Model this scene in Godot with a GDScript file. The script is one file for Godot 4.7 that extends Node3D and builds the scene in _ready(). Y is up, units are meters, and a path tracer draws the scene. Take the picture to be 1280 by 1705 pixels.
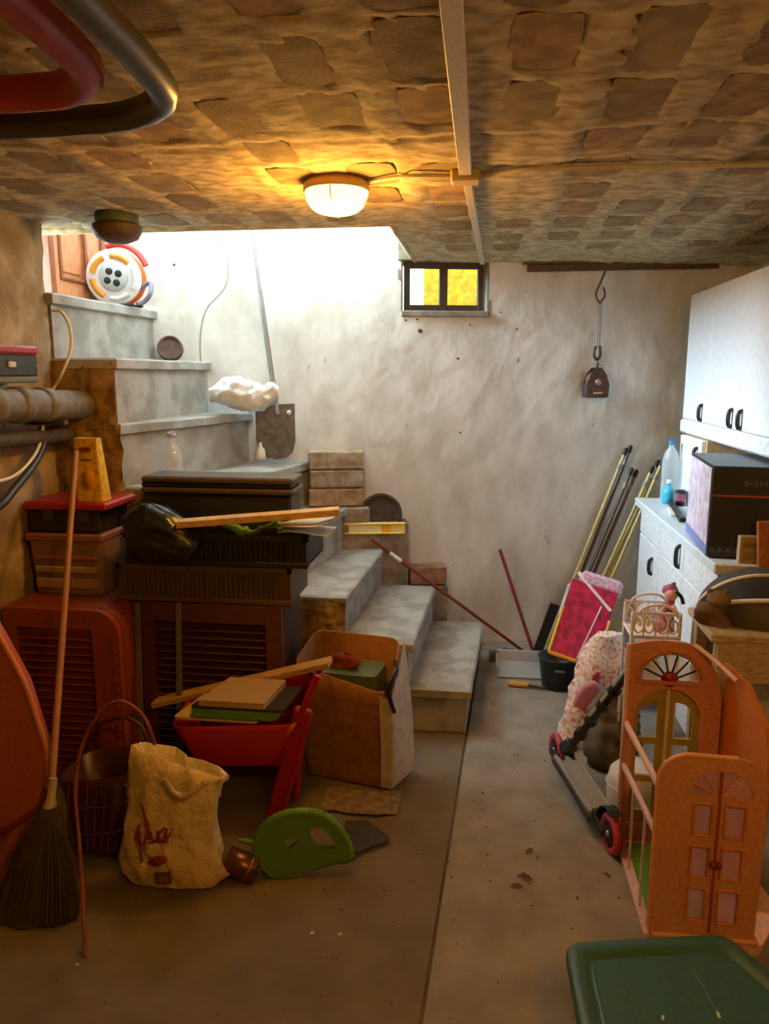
extends Node3D
# A cellar below a house: concrete stairs climb along a rough white wall into a daylit stairwell,
# clutter stands left and right, one warm bulkhead lamp glows under the block ceiling.
# Units are metres, y is up, the camera stands at the origin 1.5 m above the floor and looks towards -z.

const CEIL := 2.07
const WALL_AT := Vector3(-0.38, 0, -4.04)   # a point at the foot of the back wall
const SKY_ENERGY := 6.0
const WINDOW_ENERGY := 205.0
const ROOF_ENERGY := 0.6
const LAMP_ENERGY := 0.6
const LAMP_GLOW := 5.0
var wall_e := Vector3(1, 0, -0.23).normalized()   # along the back wall, to the right
var wall_n := Vector3(0.23, 0, 1).normalized()    # out of the back wall, into the room
var rng := RandomNumberGenerator.new()
var noise := FastNoiseLite.new()
var names := {}
var T := {}

func _ready():
	# camera
	var cam := Camera3D.new(); cam.name = "camera"; add_child(cam)
	cam.position = Vector3(0, 1.5, 0); cam.rotation = Vector3(deg_to_rad(-10.367), deg_to_rad(7.56), 0)
	cam.fov = 68.17; cam.near = 0.02; cam.current = true
	# sky, exposure
	var we := WorldEnvironment.new(); we.name = "world"; add_child(we)
	var env := Environment.new(); we.environment = env
	env.background_mode = Environment.BG_SKY
	var sky := Sky.new(); var sm := ProceduralSkyMaterial.new()
	sm.sky_top_color = Color(0.82, 0.9, 1.0); sm.sky_horizon_color = Color(0.93, 0.95, 0.97)
	sm.ground_bottom_color = Color(0.5, 0.5, 0.48); sm.ground_horizon_color = Color(0.75, 0.75, 0.74)
	sm.energy_multiplier = SKY_ENERGY
	sky.sky_material = sm; env.sky = sky
	env.tonemap_mode = Environment.TONE_MAPPER_LINEAR; env.tonemap_exposure = 1.0
	env.sdfgi_enabled = true; env.ssao_enabled = true; env.ssil_enabled = true
	# daylight that falls through the big window of the hall upstairs and a small roof light into the stairwell
	day_light("window_daylight", Vector3(-4.14, 3.25, -3.2), Vector3(0, -90, 0), Vector2(1.9, 1.8), WINDOW_ENERGY)
	day_light("roof_daylight", Vector3(-0.95, 4.36, -3.32), Vector3(-90, 0, 0), Vector2(0.9, 0.34), ROOF_ENERGY)
	noise.seed = 7; noise.frequency = 1.0; rng.seed = 11
	make_textures()
	build_shell()
	build_stairs()
	build_ceiling_things()
	build_wall_things()
	build_stair_things()
	build_left_clutter()
	build_right_clutter()
	build_floor_things()

func day_light(called, at, turn, size, energy):
	var l := AreaLight3D.new(); l.name = called; add_child(l)
	l.position = at; l.rotation_degrees = turn; l.area_size = size; l.light_color = Color(0.82, 0.93, 1.0)
	l.light_energy = energy; l.shadow_enabled = true; l.area_range = 12.0

# ---------------------------------------------------------------- helpers
func numbered(parent, called):
	var k = str(parent.get_instance_id()) + called
	var n = names.get(k, 0); names[k] = n + 1
	return called if n == 0 else "%s_%03d" % [called, n]

func tag(o, label, category = "", group = "", kind = ""):
	if label: o.set_meta("label", label)
	if category: o.set_meta("category", category)
	if group: o.set_meta("group", group)
	if kind: o.set_meta("kind", kind)
	return o

func thing(called, label, category, at, group = ""):
	var o := Node3D.new(); o.name = numbered(self, called); add_child(o); o.position = at
	return tag(o, label, category, group)

func shell(called):
	var o := Node3D.new(); o.name = numbered(self, called); add_child(o)
	return tag(o, "", "", "", "structure")

func root_at(p):
	while p != self and p.get_parent() != self: p = p.get_parent()
	return Vector3.ZERO if p == self else p.position

# commits a shape drawn in world coordinates as one named mesh under a thing, a part or the scene
func obj(called, st, m, parent = null, label = ""):
	if parent == null: parent = self
	var mesh: ArrayMesh = fin(st)
	var at = root_at(parent)
	if at != Vector3.ZERO:
		var s2 := SurfaceTool.new(); s2.append_from(mesh, 0, Transform3D(Basis(), -at)); mesh = s2.commit()
	var mi := MeshInstance3D.new(); mi.name = numbered(parent, called); mi.mesh = mesh; mi.material_override = m
	parent.add_child(mi)
	if label: mi.set_meta("label", label)
	return mi

func solo(called, st, m, at, label, category, group = ""):
	var mesh: ArrayMesh = fin(st)
	var s2 := SurfaceTool.new(); s2.append_from(mesh, 0, Transform3D(Basis(), -at))
	var mi := MeshInstance3D.new(); mi.name = numbered(self, called); mi.mesh = s2.commit(); mi.material_override = m
	add_child(mi); mi.position = at
	return tag(mi, label, category, group)

func dup(o, at, label = "", turn = 0.0):
	var c = o.duplicate(); c.name = numbered(self, String(o.name).rstrip("0123456789_")); add_child(c)
	c.position = at; c.rotation.y = turn
	if label: c.set_meta("label", label)
	return c

func mb() -> SurfaceTool:
	var st := SurfaceTool.new(); st.begin(Mesh.PRIMITIVE_TRIANGLES); st.set_smooth_group(-1); return st

func fin(st) -> ArrayMesh:
	st.generate_normals(); return st.commit()

func tri(st, a, b, c, out):
	if (b - a).cross(c - a).dot(out) > 0.0:
		var k = b; b = c; c = k
	st.add_vertex(a); st.add_vertex(b); st.add_vertex(c)

func quad(st, a, b, c, d, out):
	tri(st, a, b, c, out); tri(st, a, c, d, out)

# a box with chamfered edges
func box(st, c, s, bev = 0.003, b = Basis()):
	st.set_smooth_group(-1)
	var h = s * 0.5
	bev = minf(bev, minf(h.x, minf(h.y, h.z)) * 0.6)
	var V = func(sx, sy, sz, ax):   # the corner's vertex on the face across axis ax
		var p = Vector3(sx * (h.x - (0.0 if ax == 0 else bev)), sy * (h.y - (0.0 if ax == 1 else bev)), sz * (h.z - (0.0 if ax == 2 else bev)))
		return c + b * p
	for s0 in [-1, 1]:
		quad(st, V.call(s0, -1, -1, 0), V.call(s0, 1, -1, 0), V.call(s0, 1, 1, 0), V.call(s0, -1, 1, 0), b.x * s0)
		quad(st, V.call(-1, s0, -1, 1), V.call(1, s0, -1, 1), V.call(1, s0, 1, 1), V.call(-1, s0, 1, 1), b.y * s0)
		quad(st, V.call(-1, -1, s0, 2), V.call(1, -1, s0, 2), V.call(1, 1, s0, 2), V.call(-1, 1, s0, 2), b.z * s0)
		for s1 in [-1, 1]:
			quad(st, V.call(s0, s1, -1, 0), V.call(s0, s1, 1, 0), V.call(s0, s1, 1, 1), V.call(s0, s1, -1, 1), b.x * s0 + b.y * s1)
			quad(st, V.call(s0, -1, s1, 0), V.call(s0, 1, s1, 0), V.call(s0, 1, s1, 2), V.call(s0, -1, s1, 2), b.x * s0 + b.z * s1)
			quad(st, V.call(-1, s0, s1, 1), V.call(1, s0, s1, 1), V.call(1, s0, s1, 2), V.call(-1, s0, s1, 2), b.y * s0 + b.z * s1)
			for s2 in [-1, 1]:
				tri(st, V.call(s0, s1, s2, 0), V.call(s0, s1, s2, 1), V.call(s0, s1, s2, 2), b * Vector3(s0, s1, s2))

func span(st, lo, hi, bev = 0.003):
	box(st, (lo + hi) * 0.5, (hi - lo).abs(), bev)

# a bar of rectangular section from p to q; up gives the direction of its height
func bar(st, p, q, w, hgt, up = Vector3.UP, bev = 0.002):
	var d = (q - p).normalized()
	if absf(d.dot(up)) > 0.98: up = Vector3.BACK
	var x = up.cross(d).normalized(); var y = d.cross(x).normalized()
	box(st, (p + q) * 0.5, Vector3(w, hgt, (q - p).length()), bev, Basis(x, y, d))

func tube(st, pts, r, n = 10, caps = true):
	st.set_smooth_group(0)
	var m = pts.size()
	var rings := []
	var d = (pts[1] - pts[0]).normalized()
	var x = d.cross(Vector3.UP if absf(d.y) < 0.9 else Vector3.RIGHT).normalized()
	for i in m:
		var t = (pts[mini(i + 1, m - 1)] - pts[maxi(i - 1, 0)]).normalized()
		x = (x - t * x.dot(t)).normalized()
		var y = t.cross(x)
		var rr = r[i] if r is Array else r
		var ring := PackedVector3Array()
		for k in n: ring.append(pts[i] + (x * cos(TAU * k / n) + y * sin(TAU * k / n)) * rr)
		rings.append(ring)
	loft(st, rings, caps, caps)

# joins rings of equally many points; all faces are turned the same way, outwards
func loft(st, rings, cap0 = true, cap1 = true, group = 0):
	var all := Vector3.ZERO; var cnt := 0
	for r in rings:
		for p in r: all += p
		cnt += r.size()
	all /= cnt
	var tris := PackedVector3Array(); var vol := 0.0
	for i in rings.size() - 1:
		var a = rings[i]; var b = rings[i + 1]; var n = a.size()
		for k in n:
			var l = (k + 1) % n
			tris.append_array([a[k], a[l], b[l], a[k], b[l], b[k]])
	var side := tris.size()
	var last = rings.size() - 1
	if cap0:
		var r = rings[0]; var m := Vector3.ZERO
		for p in r: m += p / r.size()
		for k in r.size(): tris.append_array([m, r[(k + 1) % r.size()], r[k]])
	if cap1:
		var r = rings[last]; var m := Vector3.ZERO
		for p in r: m += p / r.size()
		for k in r.size(): tris.append_array([m, r[k], r[(k + 1) % r.size()]])
	for i in range(0, tris.size(), 3): vol += (tris[i + 1] - tris[i]).cross(tris[i + 2] - tris[i]).dot(tris[i] - all)
	st.set_smooth_group(group)
	for i in range(0, tris.size(), 3):
		if i == side: st.set_smooth_group(-1)
		st.add_vertex(tris[i])
		if vol > 0.0: st.add_vertex(tris[i + 2]); st.add_vertex(tris[i + 1])
		else: st.add_vertex(tris[i + 1]); st.add_vertex(tris[i + 2])
	st.set_smooth_group(-1)

func lathe(st, prof, at, n = 24, b = Basis(), cap0 = false, cap1 = false):
	var rings := []
	for p in prof:
		var ring := PackedVector3Array()
		for k in n: ring.append(at + b * Vector3(p.x * cos(TAU * k / n), p.y, p.x * sin(TAU * k / n)))
		rings.append(ring)
	loft(st, rings, cap0, cap1)

# a curved sheet given as a function of u and v from 0 to 1
func sheet(st, f: Callable, nu, nv, out = Vector3.UP, group = 0):
	st.set_smooth_group(group)
	var g := []
	for i in nu + 1:
		var row := PackedVector3Array()
		for j in nv + 1: row.append(f.call(float(i) / nu, float(j) / nv))
		g.append(row)
	for i in nu:
		for j in nv: quad(st, g[i][j], g[i + 1][j], g[i + 1][j + 1], g[i][j + 1], out)

# a flat panel with holes: outline and holes in its own x, y; th thick towards +z of xf
func panel(st, outer: PackedVector2Array, holes: Array, th: float, xf: Transform3D):
	st.set_smooth_group(-1)
	var cuts := [-1e3, 1e3]
	for h in holes:
		var lo := 1e9; var hi := -1e9
		for p in h:
			lo = minf(lo, p.x); hi = maxf(hi, p.x)
		cuts.append((lo + hi) * 0.5)
	cuts.sort()
	var pieces := []
	for i in cuts.size() - 1:
		if cuts[i + 1] - cuts[i] < 1e-4: continue
		var strip := PackedVector2Array([Vector2(cuts[i], -1e3), Vector2(cuts[i + 1], -1e3), Vector2(cuts[i + 1], 1e3), Vector2(cuts[i], 1e3)])
		var todo: Array = Geometry2D.intersect_polygons(outer, strip)
		for h in holes:
			var next := []
			for p in todo: next.append_array(Geometry2D.clip_polygons(p, h))
			todo = next
		pieces.append_array(todo)
	for p in pieces:
		var idx := Geometry2D.triangulate_polygon(p)
		for i in range(0, idx.size(), 3):
			for z in [0.0, th]:
				tri(st, xf * Vector3(p[idx[i]].x, p[idx[i]].y, z), xf * Vector3(p[idx[i + 1]].x, p[idx[i + 1]].y, z), xf * Vector3(p[idx[i + 2]].x, p[idx[i + 2]].y, z), xf.basis.z * (1.0 if z > 0.0 else -1.0))
		var cw := Geometry2D.is_polygon_clockwise(p)
		for i in p.size():
			var a = p[i]; var b = p[(i + 1) % p.size()]
			var on_cut := false
			for c in cuts:
				if absf(a.x - c) < 1e-4 and absf(b.x - c) < 1e-4: on_cut = true
			if on_cut: continue
			var nn = Vector2(b.y - a.y, a.x - b.x) * (-1.0 if cw else 1.0)
			quad(st, xf * Vector3(a.x, a.y, 0), xf * Vector3(b.x, b.y, 0), xf * Vector3(b.x, b.y, th), xf * Vector3(a.x, a.y, th), xf.basis * Vector3(nn.x, nn.y, 0))

func rect2(x0, y0, x1, y1) -> PackedVector2Array:
	return PackedVector2Array([Vector2(x0, y0), Vector2(x1, y0), Vector2(x1, y1), Vector2(x0, y1)])

# a rectangle whose upper corners are round (r) - with r half the width it is an arch
func arch2(x0, y0, x1, y1, r, left = true, right = true) -> PackedVector2Array:
	var p := PackedVector2Array([Vector2(x0, y0), Vector2(x1, y0)])
	if right:
		for k in 9: p.append(Vector2(x1 - r + r * cos(PI * 0.5 * k / 8), y1 - r + r * sin(PI * 0.5 * k / 8)))
	else: p.append(Vector2(x1, y1))
	if left:
		for k in 9: p.append(Vector2(x0 + r - r * sin(PI * 0.5 * k / 8), y1 - r + r * cos(PI * 0.5 * k / 8)))
	else: p.append(Vector2(x0, y1))
	return p

# a soft four-sided or round ring: power 2 is an ellipse, higher is boxier
func ring(c, hx, hz, power = 4.0, n = 32, turn = 0.0, wob = 0.0, up = Vector3.UP) -> PackedVector3Array:
	var r := PackedVector3Array()
	for k in n:
		var t = TAU * k / n
		var ca = cos(t); var sa = sin(t)
		var s = 1.0 / pow(pow(absf(ca), power) + pow(absf(sa), power), 1.0 / power)
		var p = Vector3(ca * s * hx, 0, sa * s * hz).rotated(Vector3.UP, turn)
		if up != Vector3.UP: p = Basis(Quaternion(Vector3.UP, up.normalized())) * p
		p += c
		if wob > 0.0: p += (p - c).normalized() * wob * noise.get_noise_3dv(p * 14.0) * 2.0
		r.append(p)
	return r

func curve(pts, n = 24) -> Array:
	var c := Curve3D.new()
	for i in pts.size():
		var t = (pts[mini(i + 1, pts.size() - 1)] - pts[maxi(i - 1, 0)]) / 6.0
		c.add_point(pts[i], -t, t)
	var out := []
	for k in n + 1: out.append(c.sample_baked(c.get_baked_length() * k / n, true))
	return out

func write(parent, called, words, h, at, b, m, depth = 0.001):
	var t := TextMesh.new(); t.text = words; t.font_size = 48; t.pixel_size = h / 36.0; t.depth = depth
	var f := SystemFont.new(); f.font_names = PackedStringArray(["Droid Sans"]); f.font_weight = 700; t.font = f
	var mi := MeshInstance3D.new(); mi.mesh = t; mi.material_override = m; mi.name = numbered(parent, called)
	parent.add_child(mi); mi.transform = Transform3D(b, at - root_at(parent))
	return mi

# ---------------------------------------------------------------- materials
func ntex(freq, c0, c1, lo = 0.0, hi = 1.0, seed_ = 1, oct = 4, type = FastNoiseLite.TYPE_SIMPLEX_SMOOTH, size = 512) -> NoiseTexture2D:
	var f := FastNoiseLite.new(); f.seed = seed_; f.frequency = freq; f.fractal_octaves = oct; f.noise_type = type
	var t := NoiseTexture2D.new(); t.width = size; t.height = size; t.seamless = true; t.noise = f
	var g := Gradient.new(); g.offsets = PackedFloat32Array([lo, hi]); g.colors = PackedColorArray([c0, c1]); t.color_ramp = g
	return t

func bumps(freq, strength, seed_ = 1, oct = 5) -> NoiseTexture2D:
	var f := FastNoiseLite.new(); f.seed = seed_; f.frequency = freq; f.fractal_octaves = oct
	var t := NoiseTexture2D.new(); t.width = 512; t.height = 512; t.seamless = true; t.noise = f
	t.as_normal_map = true; t.bump_strength = strength
	return t

func make_textures():
	T.grain = ntex(0.06, Color(0.9, 0.9, 0.9), Color(1, 1, 1), 0.15, 0.7, 3, 5)
	T.blotch = ntex(0.012, Color(0.82, 0.81, 0.79), Color(1, 1, 1), 0.25, 0.65, 5, 6)
	T.stain = ntex(0.008, Color(0.72, 0.68, 0.62), Color(1, 1, 1), 0.15, 0.75, 9, 6)
	T.plaster = ntex(0.009, Color(0.88, 0.87, 0.85), Color(1, 1, 1), 0.15, 0.75, 15, 6)
	T.chips = ntex(0.02, Color(0.36, 0.33, 0.3, 0.7), Color(1, 1, 1, 0), 0.06, 0.13, 21, 4)
	T.smear = ntex(0.016, Color(0.72, 0.68, 0.62), Color(1, 1, 1), 0.15, 0.75, 31, 6)
	T.wood = ntex(0.02, Color(0.82, 0.78, 0.74), Color(1, 1, 1), 0.2, 0.75, 41, 4)
	T.fleck = ntex(0.1, Color(0.7, 0.7, 0.7), Color(1, 1, 1), 0.15, 0.55, 51, 3)
	T.floral = ntex(0.03, Color(0.85, 0.3, 0.4), Color(1, 1, 1), 0.33, 0.42, 61, 2)
	T.floral2 = ntex(0.04, Color(0.45, 0.62, 0.4, 1), Color(1, 1, 1, 0), 0.22, 0.27, 62, 2)
	T.pinks = ntex(0.012, Color(0.6, 0.35, 0.6), Color(1, 1, 1), 0.25, 0.7, 63, 3)
	T.rough = bumps(0.03, 2.5, 4)
	T.fine = bumps(0.09, 3.0, 6)
	T.crease = bumps(0.014, 10.0, 8, 3)

func mk(col, rough = 0.7, tex = null, sc = 1.0, nrm = null, nstr = 0.6, metal = 0.0) -> StandardMaterial3D:
	var m := StandardMaterial3D.new()
	m.albedo_color = Color(col) if col is String else col
	m.roughness = rough; m.metallic = metal; m.cull_mode = BaseMaterial3D.CULL_DISABLED
	m.uv1_triplanar = true; m.uv1_world_triplanar = true
	m.uv1_scale = sc if sc is Vector3 else Vector3.ONE * sc
	if tex: m.albedo_texture = tex
	if nrm:
		m.normal_enabled = true; m.normal_texture = nrm; m.normal_scale = nstr
	return m

func detail(m, tex) -> StandardMaterial3D:
	m.detail_enabled = true; m.detail_albedo = tex; m.detail_blend_mode = BaseMaterial3D.BLEND_MODE_MIX
	return m

func glass(col, alpha, rough = 0.03) -> StandardMaterial3D:
	var m := StandardMaterial3D.new(); m.transparency = BaseMaterial3D.TRANSPARENCY_ALPHA
	m.albedo_color = Color(Color(col), alpha); m.roughness = rough; m.cull_mode = BaseMaterial3D.CULL_DISABLED
	return m

# ---------------------------------------------------------------- the shell
func rough_wall(st, p0, u, v, nrm, nu, nv, amp, fr = 2.0):
	sheet(st, func(a, b):
		var p = p0 + u * a + v * b
		return p + nrm * amp * (noise.get_noise_3dv(p * fr) + 0.5 * noise.get_noise_3dv(p * fr * 3.1) + 0.25 * noise.get_noise_3dv(p * fr * 9.0)), nu, nv, nrm)

func wall_at(s, y, d = 0.0) -> Vector3:
	return WALL_AT + wall_e * s + Vector3(0, y, 0) + wall_n * d

func block_grid() -> Array:
	# the hollow blocks of the ceiling, in rows between the ribs: [x, z, half width, half depth, seed]
	var out := []
	rng.seed = 5
	for j in 12:
		for i in 16:
			var x = -1.64 + 0.215 * i + rng.randf_range(-0.012, 0.012); var z = -0.62 - 0.29 * j + rng.randf_range(-0.015, 0.015)
			if j > 4: z += 0.02 * (j - 4)
			var gone = rng.randf() < (0.14 if j < 5 else 0.3)
			var hx = rng.randf_range(0.042, 0.062); var hz = rng.randf_range(0.1, 0.128)
			if j > 4: hz *= 0.8
			if gone or x > 1.36: continue
			if z < -2.93 and x < -0.3: continue
			if z - 0.13 < WALL_AT.z - 0.23 * (x - WALL_AT.x): continue
			out.append([x, z, hx, hz, i * 31 + j])
	return out

func build_shell():
	var concrete := mk("d2c197", 0.9, T.smear, Vector3(1.3, 1.3, 2.2), T.rough, 0.6)
	var white = detail(mk("dfddd6", 0.88, T.plaster, Vector3(1.0, 0.45, 1.0), T.rough, 0.35), T.chips)
	var tan_wall := mk("bda98a", 0.9, T.stain, 0.9, T.rough, 1.0)
	var plain := mk("e6e4de", 0.9, T.grain, 1.0)
	# floor: two poured slabs with a joint, the left one a little lower
	var fl = shell("floor")
	var st = mb()
	var joint = func(z): return -0.077 + (z + 2.383) * -0.047
	var lift = func(p): return p + Vector3.UP * (0.004 * noise.get_noise_3dv(p * 1.7) + 0.0022 * noise.get_noise_3dv(p * 9.0))
	sheet(st, func(a, b):
		var z = 1.6 - 5.8 * b; var x = lerpf(-1.9, joint.call(z) - 0.006, a)
		var p = lift.call(Vector3(x, -0.003, z))
		if a > 0.999: p.y -= 0.008
		return p, 60, 150, Vector3.UP)
	span(st, Vector3(-2.3, -0.25, -4.9), Vector3(1.6, -0.02, 1.8))
	obj("floor_slab", st, mk("6f624e", 0.88, T.plaster, 0.8, T.rough, 0.5), fl)
	st = mb()
	sheet(st, func(a, b):
		var z = 1.6 - 6.3 * b; var x = lerpf(joint.call(z) + 0.004, 1.5, a)
		var p = lift.call(Vector3(x, 0.0, z))
		if a < 0.001: p.y -= 0.008
		return p, 50, 150, Vector3.UP)
	obj("floor_slab", st, mk("8f8679", 0.88, T.plaster, 1.1, T.rough, 0.5), fl)
	# ceiling: ribs and hollow blocks, mortar smeared over the joints, open over the stairs
	var ce = shell("ceiling")
	var blocks = block_grid()
	var sag = func(p):
		var d = 0.007 * noise.get_noise_3dv(p * 4.0) + 0.005 * noise.get_noise_3dv(p * 13.0) + 0.003 * noise.get_noise_3dv(p * 33.0)
		for k in 8:   # ridges of mortar along the ribs
			var rx = -1.53 + 0.43 * k + 0.012 * noise.get_noise_2d(p.z * 3.0, k * 9.0)
			d += 0.007 * exp(-pow((p.x - rx) / 0.012, 2.0))
		d -= 0.012 * exp(-pow((p.z + 1.985 - 0.02 * p.x) / 0.009, 2.0))
		d += 0.006 * exp(-pow((p.z + 1.93 - 0.02 * p.x) / 0.03, 2.0))
		for q in blocks:
			var ex = absf(p.x - q[0]) - q[2] + 0.008 * noise.get_noise_2d(p.z * 20.0, q[4]); var ez = absf(p.z - q[1]) - q[3] + 0.012 * noise.get_noise_2d(p.x * 20.0, q[4])
			if maxf(ex, ez) < 0.0: d -= 0.014
		return Vector3(p.x, CEIL - d - 0.002, p.z)
	st = mb()
	sheet(st, func(a, b): return sag.call(Vector3(lerpf(-1.74, 1.42, a), CEIL, lerpf(0.6, -2.95 - 0.15 * clampf((lerpf(-1.74, 1.42, a) + 1.74) / 1.34, 0, 1), b))), 150, 170, Vector3.DOWN)
	sheet(st, func(a, b):
		var x = lerpf(-0.39, 1.42, a)
		return sag.call(Vector3(x, CEIL, lerpf(-3.1, WALL_AT.z - 0.23 * (x - WALL_AT.x), b))), 86, 60, Vector3.DOWN)
	span(st, Vector3(-2.1, CEIL + 0.016, -3.1), Vector3(1.62, 2.2, 1.8), 0.01)
	panel(st, PackedVector2Array([Vector2(-0.39, -3.1), Vector2(1.62, -3.1), Vector2(1.62, -4.6), Vector2(-0.39, -4.14)]), [], 0.15, Transform3D(Basis(Vector3.RIGHT, Vector3.BACK, Vector3.DOWN), Vector3(0, CEIL + 0.166, 0)))
	span(st, Vector3(-2.1, CEIL, 0.6), Vector3(1.62, CEIL + 0.05, 1.8), 0.01)
	# the cut edge of the slab round the stairwell
	span(st, Vector3(-1.9, CEIL - 0.004, -3.1), Vector3(-0.39, CEIL + 0.1, -3.05), 0.012)
	span(st, Vector3(-0.4, CEIL - 0.004, -4.1), Vector3(-0.36, CEIL + 0.1, -3.05), 0.012)
	obj("ceiling_slab", st, concrete, ce)
	var clay := [mk("a48e64", 0.92, T.blotch, 1.5, T.fine, 0.2), mk("99835a", 0.92, T.blotch, 1.7, T.fine, 0.2), mk("aa8a5c", 0.92, T.blotch, 2.0, T.fine, 0.2)]
	for q in blocks:
		st = mb()
		var poly := PackedVector2Array()
		for k in 16:
			var t = TAU * k / 16
			var s = 1.0 / pow(pow(absf(cos(t)), 6.0) + pow(absf(sin(t)), 6.0), 1.0 / 6.0)
			poly.append(Vector2(cos(t) * s * (q[2] + 0.012), sin(t) * s * (q[3] + 0.014)))
		panel(st, poly, [], 0.02, Transform3D(Basis(Vector3.RIGHT, Vector3.BACK, Vector3.DOWN), Vector3(q[0], CEIL + 0.018, q[1])))
		obj("ceiling_block", st, clay[q[4] % 3], ce)
	# back wall: rough white plaster with the window let in under the ceiling, it goes up as the wall of the stairwell
	var bw = shell("wall_back")
	st = mb()
	var bump = func(s, y):
		var p = wall_at(s, y)
		var d = 0.012 * noise.get_noise_3dv(p * 1.3) + 0.003 * noise.get_noise_3dv(p * 5.0) + 0.0022 * noise.get_noise_3dv(p * 22.0)
		return wall_at(s, y, d)
	for r in [[-1.75, 0.0, -0.07, 4.4, 86, 220], [-0.07, 0.0, 0.39, 1.815, 24, 90], [0.39, 0.0, 2.0, 2.2, 84, 110]]:
		sheet(st, func(a, b): return bump.call(lerpf(r[0], r[2], a), lerpf(r[1], r[3], b)), r[4], r[5], wall_n)
	var wb := Basis(wall_e, Vector3.UP, wall_n)
	box(st, wall_at(-0.91, 2.2, -0.14), Vector3(1.68, 4.5, 0.24), 0.0, wb)
	box(st, wall_at(0.16, 0.9, -0.14), Vector3(0.46, 1.82, 0.24), 0.0, wb)
	box(st, wall_at(1.25, 1.05, -0.14), Vector3(1.72, 2.3, 0.24), 0.0, wb)
	obj("wall_plaster", st, white, bw)
	var chip := mk("4a443b", 0.95, T.grain, 2.0)
	for c in [[Vector3(-0.35, 1.719, -4.047), 0.014], [Vector3(-0.425, 1.773, -4.03), 0.007], [Vector3(-0.366, 1.777, -4.043), 0.006], [Vector3(-0.153, 1.578, -4.092), 0.008], [Vector3(-0.104, 1.812, -4.103), 0.006], [Vector3(-0.094, 1.751, -4.106), 0.005], [Vector3(-1.56, 2.034, -3.769), 0.008], [Vector3(0.064, 1.816, -4.142), 0.006], [Vector3(0.152, 1.731, -4.162), 0.006], [Vector3(-0.133, 1.189, -4.097), 0.006], [Vector3(0.551, 1.711, -4.254), 0.004]]:
		st = mb()
		lathe(st, [Vector2(0.0, 0.006), Vector2(c[1] * 0.6, 0.005), Vector2(c[1], 0.0)], c[0] + wall_n * 0.005, 9, Basis(Quaternion(Vector3.UP, wall_n)) * Basis.from_scale(Vector3(1.0, 1.0, 0.8)))
		obj("plaster_chip", st, chip, bw)
	# the other walls
	var lw = shell("wall_left")
	st = mb()
	rough_wall(st, Vector3(-1.72, 0, 1.6), Vector3(0, 0, -4.47), Vector3(0, CEIL + 0.02, 0), Vector3.RIGHT, 180, 84, 0.02, 3.0)
	span(st, Vector3(-2.1, 0, -2.87), Vector3(-1.735, 2.2, 1.8), 0.02)
	obj("wall_plaster", st, tan_wall, lw)
	var rw = shell("wall_right")
	st = mb(); span(st, Vector3(1.42, 0, -4.8), Vector3(1.62, 2.2, 1.8)); obj("wall_plaster", st, mk("d8cfbd", 0.9, T.plaster, 1.0, T.rough, 0.5), rw)
	var rr = shell("wall_rear")
	st = mb(); span(st, Vector3(-2.1, 0, 1.6), Vector3(1.62, 2.2, 1.8)); obj("wall_plaster", st, tan_wall, rr)
	# the stairwell above: side walls, roof with a roof light
	var sw = shell("wall_stairwell")
	st = mb()
	span(st, Vector3(-0.39, 2.24, -4.2), Vector3(-0.2, 4.4, -3.0))      # right
	span(st, Vector3(-2.1, 2.24, -3.05), Vector3(-0.2, 4.4, -2.9))      # front
	span(st, Vector3(-2.08, 0.0, -3.8), Vector3(-1.88, 1.812, -3.15))
	span(st, Vector3(-2.08, 4.15, -3.9), Vector3(-1.88, 4.4, -3.05))
	span(st, Vector3(-4.4, 1.6, -4.6), Vector3(-2.08, 1.8, -2.0))       # hall floor, back, front
	span(st, Vector3(-4.4, 1.8, -4.75), Vector3(-1.9, 4.4, -4.55))
	span(st, Vector3(-4.4, 1.8, -2.1), Vector3(-1.9, 4.4, -1.95))
	panel(st, rect2(-4.6, 1.8, -2.1, 4.4), [rect2(-4.15, 2.3, -2.25, 4.2)], 0.18, Transform3D(Basis(Vector3.BACK, Vector3.UP, Vector3.LEFT), Vector3(-4.2, 0, 0)))
	obj("wall_plaster", st, plain, sw)
	var ro = shell("trim_1")
	st = mb()
	panel(st, rect2(-4.4, -4.75, -0.2, -1.9), [rect2(-1.45, -3.52, -0.45, -3.12)], 0.12, Transform3D(Basis(Vector3.RIGHT, Vector3.BACK, Vector3.DOWN), Vector3(0, 4.52, 0)))
	obj("roof_slab", st, plain, ro)
	st = mb()
	for z in [-3.52, -3.12]: span(st, Vector3(-1.45, 4.52, z - 0.02), Vector3(-0.45, 4.57, z + 0.02))
	for x in [-1.45, -0.95, -0.45]: span(st, Vector3(x - 0.02, 4.52, -3.52), Vector3(x + 0.02, 4.57, -3.12))
	obj("roof_light_frame", st, mk("d0d0cc", 0.5), ro)
	st = mb(); span(st, Vector3(-1.45, 4.54, -3.52), Vector3(-0.45, 4.545, -3.12), 0.0); obj("pane", st, glass("f2f8ff", 0.05), ro)
	var hw = shell("window_2")
	st = mb()
	for z in [-4.13, -3.2, -2.27]: span(st, Vector3(-4.32, 2.3, z - 0.025), Vector3(-4.27, 4.2, z + 0.025))
	for y in [2.32, 4.18]: span(st, Vector3(-4.32, y - 0.025, -4.15), Vector3(-4.27, y + 0.025, -2.25))
	obj("window_frame", st, mk("e8e8e4", 0.5), hw)
	for z in [-3.665, -2.735]:
		st = mb(); span(st, Vector3(-4.298, 2.34, z - 0.44), Vector3(-4.294, 4.16, z + 0.44), 0.0); obj("pane", st, glass("f2f8ff", 0.05), hw)
	build_window()
	build_door()

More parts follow.
